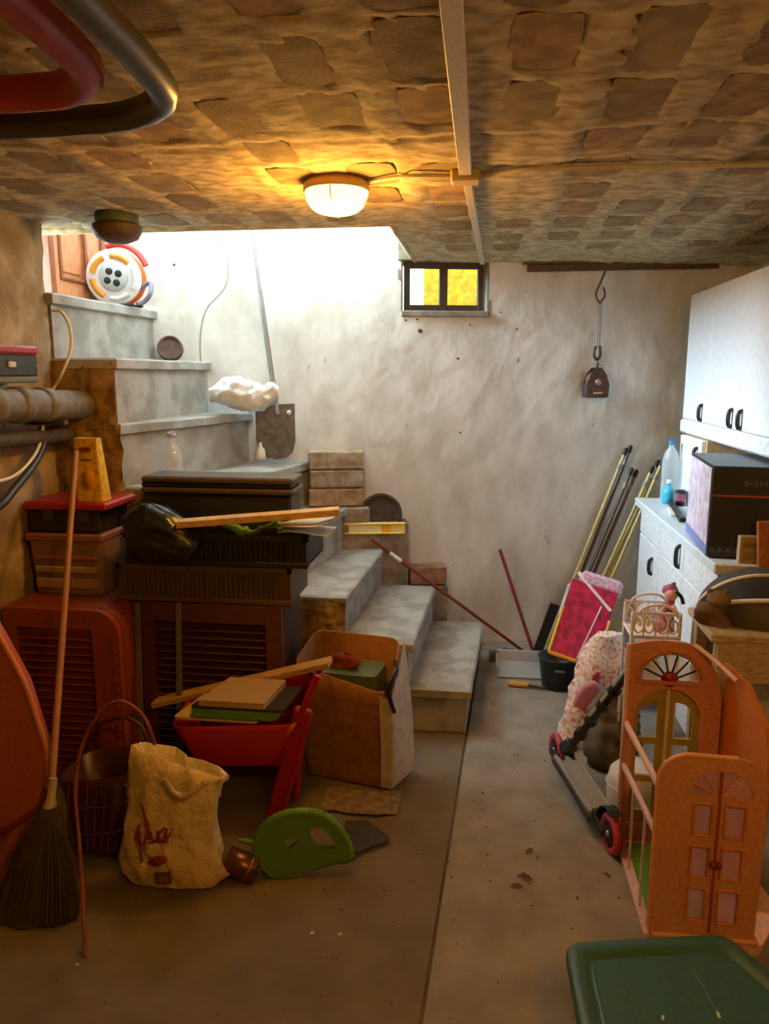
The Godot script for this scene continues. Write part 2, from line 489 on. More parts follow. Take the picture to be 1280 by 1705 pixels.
func build_window():
	var w = shell("window_1")
	var b := Basis(wall_e, Vector3.UP, wall_n)
	var iron := mk("43392e", 0.6, T.grain, 3.0)
	var st = mb()
	box(st, wall_at(0.16, 1.806, -0.1), Vector3(0.46, 0.03, 0.24), 0.004, b)
	box(st, wall_at(-0.075, 1.94, -0.1), Vector3(0.03, 0.3, 0.2), 0.004, b)
	box(st, wall_at(0.395, 1.94, -0.1), Vector3(0.03, 0.3, 0.2), 0.004, b)
	box(st, wall_at(0.16, 2.15, -0.1), Vector3(0.5, 0.16, 0.24), 0.004, b)
	obj("reveal", st, mk("8d8676", 0.85, T.blotch, 2.0), w)
	st = mb()
	for s in [-0.032, 0.16, 0.358]: box(st, wall_at(s, 1.94, -0.06), Vector3(0.03 if s != 0.16 else 0.042, 0.26, 0.035), 0.003, b)
	for y in [1.838, 2.056]: box(st, wall_at(0.16, y, -0.06), Vector3(0.4, 0.034, 0.03), 0.003, b)
	obj("window_frame", st, iron, w)
	for s in [0.064, 0.259]:
		st = mb(); box(st, wall_at(s, 1.945, -0.07), Vector3(0.16, 0.2, 0.004), 0.0, b); obj("pane", st, glass("fffdf0", 0.06), w)
	# yellow tarpaulin hung outside the window
	st = mb()
	sheet(st, func(a, c):
		var s = lerpf(0.135, 0.9, a)
		return wall_at(s, lerpf(1.5, 2.3, c), -0.6 + 0.012 * noise.get_noise_2d(s * 30.0, c * 6.0)), 40, 30, wall_n)
	sheet(st, func(a, c):
		var s = lerpf(0.135, 0.9, a)
		return wall_at(s, lerpf(1.5, 2.3, c), -0.603 + 0.012 * noise.get_noise_2d(s * 30.0, c * 6.0)), 40, 30, -wall_n)
	var ym := mk("f2c40f", 0.6, T.blotch, 4.0); ym.backlight = Color(0.7, 0.7, 0.7)
	solo("tarpaulin", st, ym, wall_at(0.5, 1.5, -0.6), "yellow tarpaulin hanging outside the small cellar window", "tarpaulin")

func build_door():
	# the low panelled wooden door that closes the head of the stairs
	var d = shell("door_1")
	var wood := mk("cf8a5c", 0.55, T.wood, Vector3(9, 1.2, 9), T.fine, 0.2)
	var st = mb()
	span(st, Vector3(-1.9, 1.815, -3.19), Vector3(-1.855, 2.3, -3.15), 0.004)
	span(st, Vector3(-1.9, 1.815, -3.655), Vector3(-1.855, 2.3, -3.61), 0.004)
	obj("door_frame", st, mk("8c4a2a", 0.55, T.wood, Vector3(9, 1.2, 9)), d)
	st = mb()
	var xf := Transform3D(Basis(Vector3(0, 0, -1), Vector3.UP, Vector3.RIGHT), Vector3(-1.9, 1.82, -3.19))
	panel(st, rect2(0, 0, 0.42, 0.46), [rect2(0.065, 0.1, 0.28, 0.4)], 0.03, xf)
	obj("door_leaf", st, wood, d)
	st = mb()
	span(st, Vector3(-1.9, 1.91, -3.475), Vector3(-1.885, 2.23, -3.25), 0.002)
	box(st, Vector3(-1.884, 2.07, -3.36), Vector3(0.012, 0.25, 0.15), 0.008)
	obj("door_panel", st, wood, d)
	st = mb()
	for y in [1.916, 2.224]: span(st, Vector3(-1.878, y - 0.009, -3.475), Vector3(-1.86, y + 0.009, -3.25), 0.005)
	for z in [-3.474, -3.251]: span(st, Vector3(-1.878, 1.907, z - 0.009), Vector3(-1.86, 2.233, z + 0.009), 0.005)
	obj("door_moulding", st, mk("8f5230", 0.5, T.wood, 5.0), d)

# ---------------------------------------------------------------- the stairs
func build_stairs():
	var s = shell("trim_2"); s.name = "staircase"
	var grey := mk("a5a39c", 0.5, T.blotch, 0.9, T.rough, 0.25)
	var stone := mk("a08358", 0.95, T.stain, 2.2, T.rough, 1.3)
	# height, nosing x at the near side and at the wall, z of the near side and of the far end
	var steps := [[0.2, -0.046, 0.0, -3.0, -3.88], [0.395, -0.29, -0.255, -3.0, -3.86], [0.585, -0.57, -0.53, -3.0, -3.88], [0.81, -0.84, -0.72, -3.0, -3.88], [1.045, -1.14, -0.92, -2.9, -3.92], [1.302, -1.455, -1.19, -2.875, -3.97], [1.56, -1.45, -1.41, -2.87, -3.97], [1.812, -1.70, -1.66, -2.87, -3.95]]
	for i in steps.size():
		var a = steps[i]
		var nx = steps[i + 1] if i < 7 else [0, -1.9, -1.9]
		var top = a[0]; var y0 = 0.0 if i == 0 else steps[i - 1][0] - 0.2
		var l0 = minf(nx[1] - 0.02, a[1] - 0.01); var l1 = nx[2] - 0.02
		var st = mb()
		var ov = 0.014
		var c := [Vector3(l0, 0, a[3]), Vector3(a[1], 0, a[3]), Vector3(a[2], 0, a[4]), Vector3(l1, 0, a[4])]
		var N := 24
		# body under the tread slab, then the slab with its nosing
		var ringf = func(y, off, jit):
			var r := PackedVector3Array()
			for k in N: r.append(c[0].lerp(c[1], float(k) / N) + Vector3(0, y, off))
			for k in N:
				var p = c[1].lerp(c[2], float(k) / N); r.append(p + Vector3(off + jit * noise.get_noise_2d(p.z * 17.0, top * 40.0), y + jit * noise.get_noise_2d(p.z * 9.0, top * 20.0), off if k == 0 else 0.0))
			for k in N: r.append(c[2].lerp(c[3], float(k) / N) + Vector3(0, y, 0))
			for k in N: r.append(c[3].lerp(c[0], float(k) / N) + Vector3(0, y, 0))
			return r
		loft(st, [ringf.call(y0, -0.008, 0.004), ringf.call(top - 0.04, -0.008, 0.004)], true, false, -1)
		loft(st, [ringf.call(top - 0.045, 0.0, 0.0), ringf.call(top - 0.04, ov, 0.003), ringf.call(top - 0.007, ov, 0.003), ringf.call(top, ov - 0.008, 0.002)], true, true, -1)
		obj("step", st, grey, s)
	var w = shell("wall_stair_side")
	var st = mb()
	for r in [[-1.74, -1.44, 0.0, 1.3], [-1.44, -1.13, 0.0, 1.03], [-1.13, -0.83, 0.0, 0.8], [-0.83, -0.56, 0.0, 0.57]]:
		rough_wall(st, Vector3(r[0], r[2], -2.975 if r[0] > -1.2 else -2.86), Vector3(r[1] - r[0], 0, 0), Vector3(0, r[3], 0), Vector3.BACK, 18, 60, 0.03, 7.0)
	rough_wall(st, Vector3(-1.74, 1.28, -2.855), Vector3(0.285, 0, 0), Vector3(0, 0.27, 0), Vector3.BACK, 18, 20, 0.02, 7.0)
	span(st, Vector3(-1.9, 0, -3.1), Vector3(-1.46, 1.54, -2.885), 0.0)
	obj("rubble_face", st, stone, w)

# ---------------------------------------------------------------- under the ceiling
func bulkhead(at, power, label):
	var t = thing("bulkhead_lamp", label, "lamp", at, "")
	var st = mb()
	lathe(st, [Vector2(0.0, 0.0), Vector2(0.085, 0.0), Vector2(0.098, -0.012), Vector2(0.1, -0.03), Vector2(0.09, -0.034)], at, 36)
	obj("lamp_base", st, mk("c9a45a", 0.5), t)
	st = mb()
	var prof := []
	for k in 13:
		var a = PI * 0.5 * k / 12
		prof.append(Vector2(0.094 * pow(cos(a), 0.6) + 0.0005, -0.032 - 0.066 * sin(a)))
	lathe(st, prof, at, 36)
	var g := mk("fff2d0", 0.4); g.emission_enabled = true; g.emission = Color(1.0, 0.83, 0.45); g.emission_energy_multiplier = LAMP_GLOW
	obj("lamp_bulb_glass", st, g, t)
	st = mb()
	for a in [0.0, PI / 2]:
		var pts := []
		for k in 13:
			var b = PI * k / 12
			pts.append(at + Vector3(cos(a) * cos(b) * 0.099, -0.034 - 0.068 * sin(b), sin(a) * cos(b) * 0.099))
		tube(st, pts, 0.0022, 6)
	obj("wire_guard", st, mk("d8d0b0", 0.4), t)
	var l := OmniLight3D.new(); l.name = "lamp_light"; t.add_child(l); l.position = Vector3(0, -0.15, 0)
	l.light_color = Color(1.0, 0.71, 0.29); l.light_energy = LAMP_ENERGY * power; l.light_size = 0.07; l.shadow_enabled = true; l.omni_range = 12.0; l.omni_attenuation = 2.0
	return t

func build_ceiling_things():
	bulkhead(Vector3(-0.46, CEIL, -2.37), 1.0, "glowing round bulkhead lamp under the ceiling before the stairs")
	bulkhead(Vector3(0.55, CEIL, -0.1), 1.4, "glowing round bulkhead lamp under the ceiling behind the camera")
	var pale := mk("cfc4ae", 0.5, T.grain, 2.0)
	# trunking along the ceiling to the window, its junction box and the cables that meet there
	var t = thing("cable_trunking", "white cable trunking with junction box running along the ceiling to the window", "trunking", Vector3(-0.073, CEIL, -2.317))
	var st = mb()
	bar(st, Vector3(-0.062, CEIL - 0.012, -0.5), Vector3(-0.073, CEIL - 0.012, -2.28), 0.036, 0.018)
	obj("trunking_run", st, pale, t)
	st = mb()
	bar(st, Vector3(-0.07, CEIL - 0.012, -2.35), Vector3(-0.035, CEIL - 0.012, -4.08), 0.026, 0.016)
	obj("trunking_run", st, pale, t)
	st = mb(); box(st, Vector3(-0.073, CEIL - 0.016, -2.315), Vector3(0.085, 0.034, 0.075), 0.006); obj("junction_box", st, mk("b8a06c", 0.5), t)
	st = mb()
	tube(st, curve([Vector3(-0.115, CEIL - 0.012, -2.315), Vector3(-0.24, CEIL - 0.014, -2.29), Vector3(-0.37, CEIL - 0.012, -2.36)]), 0.006, 8)
	solo("lamp_cable", st, pale, Vector3(-0.24, CEIL - 0.014, -2.3), "short cable clipped to the ceiling between junction box and lamp", "cable")
	st = mb()
	tube(st, curve([Vector3(-0.03, CEIL - 0.012, -2.33), Vector3(0.08, CEIL - 0.013, -2.27), Vector3(0.4, CEIL - 0.014, -2.275), Vector3(1.4, CEIL - 0.013, -2.34)]), 0.007, 8)
	solo("ceiling_cable", st, pale, Vector3(0.6, CEIL - 0.014, -2.28), "long pale cable clipped across the ceiling towards the cabinets", "cable")
	# heating pipes that bend away under the ceiling at the left
	st = mb()
	tube(st, curve([Vector3(-1.71, 2.0, -1.36), Vector3(-1.0, 1.985, -1.345), Vector3(-0.72, 1.98, -1.32), Vector3(-0.645, 1.98, -1.24), Vector3(-0.63, 1.985, -1.1), Vector3(-0.62, 2.0, -0.3)], 40), 0.03, 14)
	solo("red_pipe", st, mk("b83e2c", 0.45, T.grain, 2.0), Vector3(-0.66, 2.0, -1.25), "red painted pipe bending under the ceiling", "pipe")
	st = mb()
	tube(st, curve([Vector3(-1.71, 1.985, -1.5), Vector3(-1.0, 1.975, -1.475), Vector3(-0.66, 1.965, -1.42), Vector3(-0.56, 1.965, -1.34), Vector3(-0.535, 1.97, -1.22), Vector3(-0.52, 2.0, -0.3)], 40), 0.026, 14)
	solo("grey_pipe", st, mk("4b4638", 0.35, T.grain, 2.0), Vector3(-0.55, 2.0, -1.35), "dark grey pipe bending under the ceiling outside the red one", "pipe")
	# dark green dome
	var at := Vector3(-1.34, CEIL, -2.73)
	t = thing("drain_stub", "dark green drain stub with a brown rounded end hanging from the ceiling edge", "drain", at)
	st = mb(); lathe(st, [Vector2(0.055, 0.01), Vector2(0.075, -0.005), Vector2(0.078, -0.03), Vector2(0.07, -0.045), Vector2(0.066, -0.06)], at, 28)
	obj("collar", st, mk("4c5b42", 0.6, T.blotch, 4.0), t)
	st = mb(); lathe(st, [Vector2(0.09, -0.045), Vector2(0.088, -0.062), Vector2(0.072, -0.088), Vector2(0.04, -0.102), Vector2(0.001, -0.105)], at, 28)
	obj("rounded_cap", st, mk("5d4636", 0.6, T.stain, 6.0), t)
	st = mb(); lathe(st, [Vector2(0.066, -0.03), Vector2(0.09, -0.045)], at, 28); obj("rim", st, mk("3f3a2c", 0.6), t)

# ---------------------------------------------------------------- on the walls
func build_wall_things():
	var b := Basis(wall_e, Vector3.UP, wall_n)
	# old rail with the hoist
	var st = mb()
	bar(st, Vector3(0.196, 2.034, -4.131), Vector3(1.2, 2.065, -4.362), 0.022, 0.035)
	bar(st, Vector3(0.176, 2.059, -4.117), Vector3(1.208, 2.085, -4.354), 0.05, 0.012)
	solo("steel_rail", st, mk("6b5237", 0.6, T.stain, 4.0), Vector3(0.671, 2.046, -4.241), "brown steel rail along the top of the back wall", "rail")
	var at := Vector3(0.578, 1.443, -4.199)
	var t = thing("hoist_pulley", "rusty pulley block hanging from the rail on the back wall", "pulley", at)
	var rust := mk("7a4a3a", 0.75, T.stain, 9.0, T.fine, 0.5)
	st = mb()
	lathe(st, [Vector2(0.0, 0.028), Vector2(0.045, 0.028), Vector2(0.052, 0.02), Vector2(0.044, 0.0), Vector2(0.052, -0.02), Vector2(0.045, -0.028), Vector2(0.0, -0.028)], at + Vector3(0, 0.015, 0), 28, Basis(Quaternion(Vector3.UP, wall_n)))
	obj("pulley_wheel", st, rust, t)
	st = mb()
	for s in [-1, 1]:
		var xf := Transform3D(b, at + wall_n * (0.032 * s - 0.003) - Vector3(0, 0.012, 0))
		panel(st, PackedVector2Array([Vector2(-0.058, -0.055), Vector2(0.058, -0.055), Vector2(0.062, 0.01), Vector2(0.04, 0.07), Vector2(0.015, 0.1), Vector2(-0.015, 0.1), Vector2(-0.04, 0.07), Vector2(-0.062, 0.01)]), [], 0.005, xf)
	box(st, at - Vector3(0, 0.06, 0), Vector3(0.1, 0.02, 0.07), 0.004, b)
	obj("side_plate", st, mk("5a3f33", 0.7, T.stain, 9.0), t)
	for s in [-1, 1]:
		st = mb(); box(st, at + wall_e * 0.056 * s + Vector3(0, -0.03, 0.0), Vector3(0.014, 0.07, 0.05), 0.004, b); obj("strap", st, mk("2c2624", 0.6), t)
	st = mb(); lathe(st, [Vector2(0.0, 0.006), Vector2(0.014, 0.006), Vector2(0.018, 0.0)], at + Vector3(0, 0.012, 0) + wall_n * 0.037, 14, Basis(Quaternion(Vector3.UP, wall_n))); obj("axle_pin", st, mk("a8796a", 0.4, null, 1.0, null, 0.5, 0.4), t)
	st = mb(); box(st, at - Vector3(0, 0.045, 0) + wall_n * 0.037, Vector3(0.05, 0.008, 0.006), 0.002, b); obj("name_plate", st, mk("c9a08c", 0.5), t)
	st = mb(); tube(st, [at + Vector3(0, 0.085, 0), at + Vector3(0.003, 0.115, 0)], 0.008, 8); obj("swivel", st, mk("3c322c", 0.5), t)
	st = mb()
	for s in [-1, 1]: tube(st, curve([Vector3(0.577, 1.594, -4.199) + wall_e * 0.012 * s + Vector3(0, 0.05, 0), Vector3(0.577, 1.594, -4.199) + wall_e * 0.017 * s, Vector3(0.578, 1.569, -4.199)], 10), 0.007, 8)
	obj("shackle", st, mk("2e2a28", 0.5), t)
	st = mb()
	for s in [-1, 1]: tube(st, [Vector3(0.579, 1.625, -4.199) + wall_e * 0.008 * s, Vector3(0.579, 1.876, -4.199) + wall_e * 0.007 * s], 0.004, 6)
	obj("rope", st, mk("a9a196", 0.9, T.grain, 20.0), t)
	st = mb()
	tube(st, curve([Vector3(0.576, 1.861, -4.198), Vector3(0.555, 1.906, -4.193), Vector3(0.577, 1.967, -4.199), Vector3(0.601, 2.029, -4.214)], 14), 0.006, 8)
	tube(st, curve([Vector3(0.576, 1.861, -4.198), Vector3(0.603, 1.901, -4.204), Vector3(0.591, 1.943, -4.202)], 10), 0.005, 8)
	obj("hook", st, mk("6d5640", 0.5), t)
	# white cord on the wall above the stairs
	st = mb()
	tube(st, curve([Vector3(-1.364, 2.346, -3.783), Vector3(-1.35, 2.207, -3.786), Vector3(-1.305, 2.099, -3.796), Vector3(-1.293, 2.031, -3.799), Vector3(-1.312, 1.926, -3.795), Vector3(-1.399, 1.827, -3.775), Vector3(-1.429, 1.744, -3.768), Vector3(-1.442, 1.641, -3.765), Vector3(-1.44, 1.53, -3.765)], 50), 0.0045, 8)
	solo("hanging_cable", st, mk("9a9478", 0.6), Vector3(-1.378, 2.007, -3.78), "thin pale cord looping down the white wall above the stairs", "cable")
	# grey drain pipe out of the left wall into the stair wall
	var p0 := Vector3(-1.6, 1.412, -1.9); var p1 := Vector3(-1.6, 1.378, -2.87)
	var d = (p1 - p0).normalized()
	var grey := mk("7d766a", 0.55, T.blotch, 3.0)
	t = thing("drain_pipe", "thick grey drain pipe with collars running along the left wall", "pipe", p1)
	st = mb(); tube(st, [p0, p1], 0.056, 24); obj("pipe_run", st, grey, t)
	for q in [0.4, 0.56, 0.72]:
		var c = p0.lerp(p1, q); st = mb(); tube(st, [c - d * 0.03, c - d * 0.026, c + d * 0.026, c + d * 0.03], [0.057, 0.063, 0.063, 0.057], 24); obj("collar", st, grey, t)
	for q in [0.3, 0.8]:
		var c = p0.lerp(p1, q); st = mb(); span(st, Vector3(-1.72, c.y - 0.075, c.z - 0.015), Vector3(-1.56, c.y - 0.056, c.z + 0.015)); obj("bracket", st, mk("4a4338", 0.6), t)
	st = mb(); tube(st, [p0 + Vector3(-0.055, -0.12, 0), p1 + Vector3(-0.06, -0.12, 0)], 0.028, 16)
	solo("small_pipe", st, mk("5c5448", 0.6, T.blotch, 3.0), p1 + Vector3(-0.06, -0.1, 0), "thinner dark pipe under the thick grey drain pipe", "pipe")
	# white cable that comes out of the wall and loops behind the pipe
	st = mb()
	tube(st, curve([Vector3(-1.74, 1.743, -2.91), Vector3(-1.634, 1.735, -2.82), Vector3(-1.59, 1.675, -2.8), Vector3(-1.586, 1.595, -2.79), Vector3(-1.616, 1.505, -2.77), Vector3(-1.675, 1.447, -2.803), Vector3(-1.675, 1.387, -2.736), Vector3(-1.655, 1.315, -2.677), Vector3(-1.64, 1.231, -2.61), Vector3(-1.62, 1.177, -2.495), Vector3(-1.6, 1.151, -2.37), Vector3(-1.58, 1.155, -2.245)], 60), 0.006, 8)
	solo("white_cable", st, mk("e8e2cc", 0.5), Vector3(-1.67, 1.551, -2.851), "white cable looping from the wall hole behind the grey pipe", "cable")
	st = mb()
	tube(st, curve([Vector3(-1.66, 1.299, -2.675), Vector3(-1.64, 1.228, -2.633), Vector3(-1.62, 1.163, -2.523), Vector3(-1.6, 1.113, -2.392), Vector3(-1.58, 1.077, -2.287), Vector3(-1.56, 1.069, -2.198)], 40), 0.014, 10)
	solo("dark_hose", st, mk("3a3a34", 0.4), Vector3(-1.62, 1.164, -2.515), "dark ribbed hose below the white cable at the left wall", "hose")
	# red and grey case on the pipe
	at = Vector3(-1.6, 1.463, -2.42)
	t = thing("small_case", "small grey case with red lid lying on the drain pipe", "case", at)
	st = mb(); span(st, Vector3(-1.71, 1.468, -2.56), Vector3(-1.585, 1.49, -2.25), 0.006); obj("case_base", st, mk("6e726c", 0.5), t)
	st = mb(); span(st, Vector3(-1.71, 1.49, -2.56), Vector3(-1.585, 1.565, -2.25), 0.006); obj("case_body", st, mk("39403f", 0.5, T.blotch, 5.0), t)
	st = mb(); span(st, Vector3(-1.715, 1.565, -2.565), Vector3(-1.58, 1.595, -2.245), 0.008); obj("lid", st, mk("a8354a", 0.45), t)
	st = mb(); span(st, Vector3(-1.585, 1.52, -2.42), Vector3(-1.575, 1.54, -2.38), 0.003); obj("latch", st, mk("c8c8c0", 0.4), t)

# ---------------------------------------------------------------- on the stairs
func disc(called, c, r, nrm, th, m, label, cat):
	var bs := Basis(Quaternion(Vector3.UP, nrm.normalized()))
	var t = thing(called, label, cat, c - Vector3(0, r, 0))
	var st = mb()
	lathe(st, [Vector2(0.0005, th * 0.5), Vector2(r * 0.4, th * 0.5), Vector2(r * 0.76, th * 0.5), Vector2(r * 0.8, th * 0.52), Vector2(r * 0.84, th * 0.78), Vector2(r * 0.86, th * 0.8), Vector2(r * 0.96, th * 0.8), Vector2(r * 0.985, th * 0.76), Vector2(r, th * 0.4), Vector2(r, -th * 0.46), Vector2(r * 0.96, -th * 0.5), Vector2(0.0005, -th * 0.5)], c, 40, bs)
	obj("dish", st, m, t)
	return t

func build_stair_things():
	var b := Basis(wall_e, Vector3.UP, wall_n)
	# cable reel on the landing, facing the room
	var c := Vector3(-1.745, 1.944, -3.52)
	var ax := Vector3(0.25, -0.06, 1).normalized(); var rb := Basis(Quaternion(Vector3.UP, ax))
	var t = thing("cable_reel", "orange and white cable reel with four sockets on the top landing", "cable reel", Vector3(c.x, 1.812, c.z))
	var orange := mk("d9691f", 0.45); var wht := mk("e8ebee", 0.4)
	var st = mb(); lathe(st, [Vector2(0.06, 0.062), Vector2(0.122, 0.062), Vector2(0.126, 0.056), Vector2(0.122, 0.05), Vector2(0.06, 0.05)], c, 40, rb); obj("front_flange", st, wht, t)
	st = mb(); lathe(st, [Vector2(0.03, -0.05), Vector2(0.122, -0.05), Vector2(0.128, -0.058), Vector2(0.122, -0.066), Vector2(0.03, -0.066)], c, 40, rb); obj("rear_flange", st, orange, t)
	for k in 12:
		var y = -0.046 + 0.0085 * k
		st = mb(); var pts := []
		for j in 33: pts.append(c + rb * Vector3(0.1 * cos(TAU * j / 32), y, 0.1 * sin(TAU * j / 32)))
		tube(st, pts, 0.0052, 6, false); obj("cable_turn", st, orange, t)
	for k in 5:
		st = mb()
		var pts := []
		for j in 9:
			var a = -PI * 0.25 + TAU * (k + 0.1 + 0.75 * j / 8) / 5
			pts.append(c + rb * Vector3(0.096 * cos(a), 0.064, 0.096 * sin(a)))
		tube(st, pts, 0.013, 8); obj("orange_inlay", st, mk("d98a1c", 0.45) if k > 1 else mk("cfd8de", 0.4), t)
	st = mb(); lathe(st, [Vector2(0.0005, 0.078), Vector2(0.056, 0.078), Vector2(0.064, 0.07), Vector2(0.066, 0.05)], c, 32, rb); obj("socket_plate", st, mk("aeb9c0", 0.4), t)
	for sx in [-1, 1]:
		for sy in [-1, 1]:
			st = mb(); lathe(st, [Vector2(0.0005, 0.08), Vector2(0.015, 0.08), Vector2(0.017, 0.077)], c + rb * Vector3(0.021 * sx, 0, 0.021 * sy), 16, rb); obj("socket", st, mk("181c1c", 0.4), t)
	st = mb(); var hp := []
	for j in 13:
		var a = lerpf(-0.35, 1.2, j / 12.0)
		hp.append(c + Vector3(0.0, 0.0, -0.02) + Vector3(sin(a) * 0.15, cos(a) * 0.155, 0))
	tube(st, hp, 0.014, 10); obj("carry_handle", st, mk("b03228", 0.45), t)
	st = mb()
	span(st, Vector3(c.x - 0.1, 1.812, c.z - 0.06), Vector3(c.x + 0.1, 1.824, c.z - 0.04), 0.004); span(st, Vector3(c.x - 0.1, 1.812, c.z + 0.03), Vector3(c.x + 0.1, 1.824, c.z + 0.05), 0.004)
	obj("stand_foot", st, mk("3a3a3c", 0.5), t)
	# the cord with its plug beside the reel
	st = mb()
	tube(st, curve([c + Vector3(0.1, -0.05, -0.02), c + Vector3(0.15, -0.02, -0.03), c + Vector3(0.165, -0.07, 0.0), c + Vector3(0.13, -0.11, 0.0), c + Vector3(0.1, -0.12, 0.02)], 30), 0.011, 8)
	solo("plug_lead", st, mk("76748a", 0.5), c + Vector3(0.13, -0.12, 0.0), "grey violet cable end coiled beside the cable reel", "cable")
	# saucers
	var clay := mk("6a544a", 0.85, T.stain, 5.0)
	disc("plant_saucer", Vector3(-1.58, 1.619, -3.72) + Vector3(0, 0.004, 0), 0.062, wall_n + Vector3(0, 0.25, 0), 0.03, clay, "small brown round saucer leaning on the wall high on the stairs", "saucer")
	disc("plant_saucer", Vector3(-0.541, 0.782, -3.93) + Vector3(0, -0.02, 0), 0.112, wall_n + Vector3(0, 0.2, 0), 0.045, mk("4a3c36", 0.85, T.stain, 5.0), "large dark round saucer standing behind the yellow bar", "saucer")
	# white plastic bag
	st = mb()
	c = Vector3(-1.186, 1.39, -3.62)
	var rings := []
	for k in 15:
		var u = k / 14.0
		var rad = pow(sin(PI * clampf(u * 0.93 + 0.04, 0, 1)), 0.55)
		rings.append(ring(c + Vector3(lerpf(-0.15, 0.17, u), 0.012 * sin(u * 7.0) + 0.01, lerpf(0.03, -0.06, u)), 0.075 * rad, 0.08 * rad, 2.4, 28, 0.0, 0.02, Vector3(1, 0.0, -0.2)))
	loft(st, rings)
	solo("plastic_bag", st, mk("e9edf0", 0.35, T.plaster, 3.0, T.crease, 0.8), Vector3(c.x, 1.31, c.z), "stuffed white plastic bag lying on the upper stairs", "bag")
	# shovel: blade below, its steel handle up against the wall
	var at := Vector3(-1.064, 1.055, -3.78)
	t = thing("shovel", "flat grey shovel with a long steel handle standing against the wall", "shovel", at)
	st = mb()
	var xf := Transform3D(b, Vector3(-1.064, 1.061, -3.78) + Vector3(0, 0.004, 0))
	panel(st, PackedVector2Array([Vector2(-0.1, 0.275), Vector2(-0.1, 0.1), Vector2(-0.085, 0.045), Vector2(-0.05, 0.01), Vector2(0.0, 0.0), Vector2(0.05, 0.006), Vector2(0.085, 0.035), Vector2(0.1, 0.09), Vector2(0.1, 0.285)]), [], 0.006, xf)
	obj("blade", st, mk("77736c", 0.5, T.blotch, 3.0, null, 0.5, 0.5), t)
	st = mb(); tube(st, [Vector3(-1.049, 1.296, -3.77), Vector3(-1.177, 2.248, -3.805), Vector3(-1.199, 2.429, -3.8)], 0.013, 12); obj("handle", st, mk("93928f", 0.4, T.grain, 3.0, null, 0.5, 0.5), t)
	st = mb(); lathe(st, [Vector2(0.0005, 0.004), Vector2(0.011, 0.003), Vector2(0.012, 0.0)], Vector3(-0.988, 1.305, -3.765), 12, Basis(Quaternion(Vector3.UP, wall_n))); obj("rivet", st, mk("d6d4cc", 0.4), t)
	st = mb(); at = Vector3(-1.123, 1.072, -3.7)
	lathe(st, [Vector2(0.0005, 0), Vector2(0.024, 0), Vector2(0.026, 0.02), Vector2(0.022, 0.05), Vector2(0.009, 0.066), Vector2(0.009, 0.085), Vector2(0.0005, 0.087)], at, 20)
	solo("small_bottle", st, mk("dcdcd6", 0.4), at, "small white bottle beside the shovel blade on the stairs", "bottle")
	# clear glass bottle
	at = Vector3(-1.318, 1.045, -3.07)
	t = thing("glass_bottle", "empty clear glass bottle standing upright on a stair", "bottle", at)
	st = mb()
	lathe(st, [Vector2(0.0005, 0.002), Vector2(0.036, 0.0), Vector2(0.04, 0.006), Vector2(0.04, 0.115), Vector2(0.034, 0.135), Vector2(0.018, 0.15), Vector2(0.0135, 0.165), Vector2(0.0135, 0.2), Vector2(0.0165, 0.203), Vector2(0.0165, 0.213), Vector2(0.011, 0.214), Vector2(0.011, 0.165), Vector2(0.03, 0.133), Vector2(0.0365, 0.113), Vector2(0.0365, 0.008), Vector2(0.0005, 0.006)], at, 32)
	var gm := glass("e6ecee", 0.16, 0.04)
	obj("bottle_glass", st, gm, t)
	st = mb(); lathe(st, [Vector2(0.0145, 0.19), Vector2(0.0175, 0.19), Vector2(0.0175, 0.204), Vector2(0.0145, 0.204)], at, 20); obj("neck_band", st, mk("b9a8b8", 0.4), t)
	# three bricks piled at the wall
	var bm := [mk("b5a48c", 0.9, T.stain, 3.0, T.rough, 0.7), mk("a89a88", 0.9, T.stain, 3.4, T.rough, 0.7), mk("b0906e", 0.9, T.stain, 3.0, T.rough, 0.7)]
	var lb := ["pale grey brick on top of the three piled by the stairs", "grey brown brick in the middle of the three piled by the stairs", "tan brick at the bottom of the three piled by the stairs"]
	for k in 3:
		st = mb()
		var cc := Vector3(-0.772, 0.961, -3.888)
		box(st, Vector3(cc.x, 1.057 - 0.098 * k, cc.z) + wall_e * [0.0, 0.004, -0.003][k], Vector3(0.285, 0.094, 0.1), 0.007, b)
		solo("brick", st, bm[k], Vector3(cc.x, 1.01 - 0.098 * k, cc.z), lb[k], "brick", "bricks piled by the stairs")
	# the ledge of masonry between the stairs and the wall that carries them
	var s = shell("trim_3")
	st = mb()
	for q in [[-0.93, -0.6, 0.81], [-0.62, -0.4, 0.727], [-0.42, -0.19, 0.37]]:
		var mid = (q[0] + q[1]) * 0.5
		box(st, Vector3(mid, q[2] * 0.5, -3.98 - 0.23 * (mid + 0.38)), Vector3(q[1] - q[0], q[2], 0.12), 0.01, b)
	obj("ledge", st, mk("9a8f7e", 0.9, T.stain, 2.0, T.rough, 0.8), s)
	st = mb(); var c2 := Vector3(-0.295, 0.432, -3.988)
	box(st, c2 + Vector3(0, -0.004, 0), Vector3(0.2, 0.1, 0.1), 0.006, b)
	solo("brick", st, mk("a87f66", 0.9, T.stain, 3.0, T.rough, 0.7), Vector3(c2.x, 0.37, c2.z), "single reddish brick lying at the wall beside the lower stairs", "brick")
	# yellow and white bar on the ledge
	at = Vector3(-0.511, 0.669, -3.85)
	t = thing("spirit_level", "yellow and white bar lying on the ledge before the dark saucer", "level", at)
	var yl := Vector3(-0.769, 0.693, -3.86); var yr := Vector3(-0.405, 0.706, -3.86)
	st = mb(); bar(st, yl, yl.lerp(yr, 0.67), 0.03, 0.05); obj("white_body", st, mk("e9dfb4", 0.45), t)
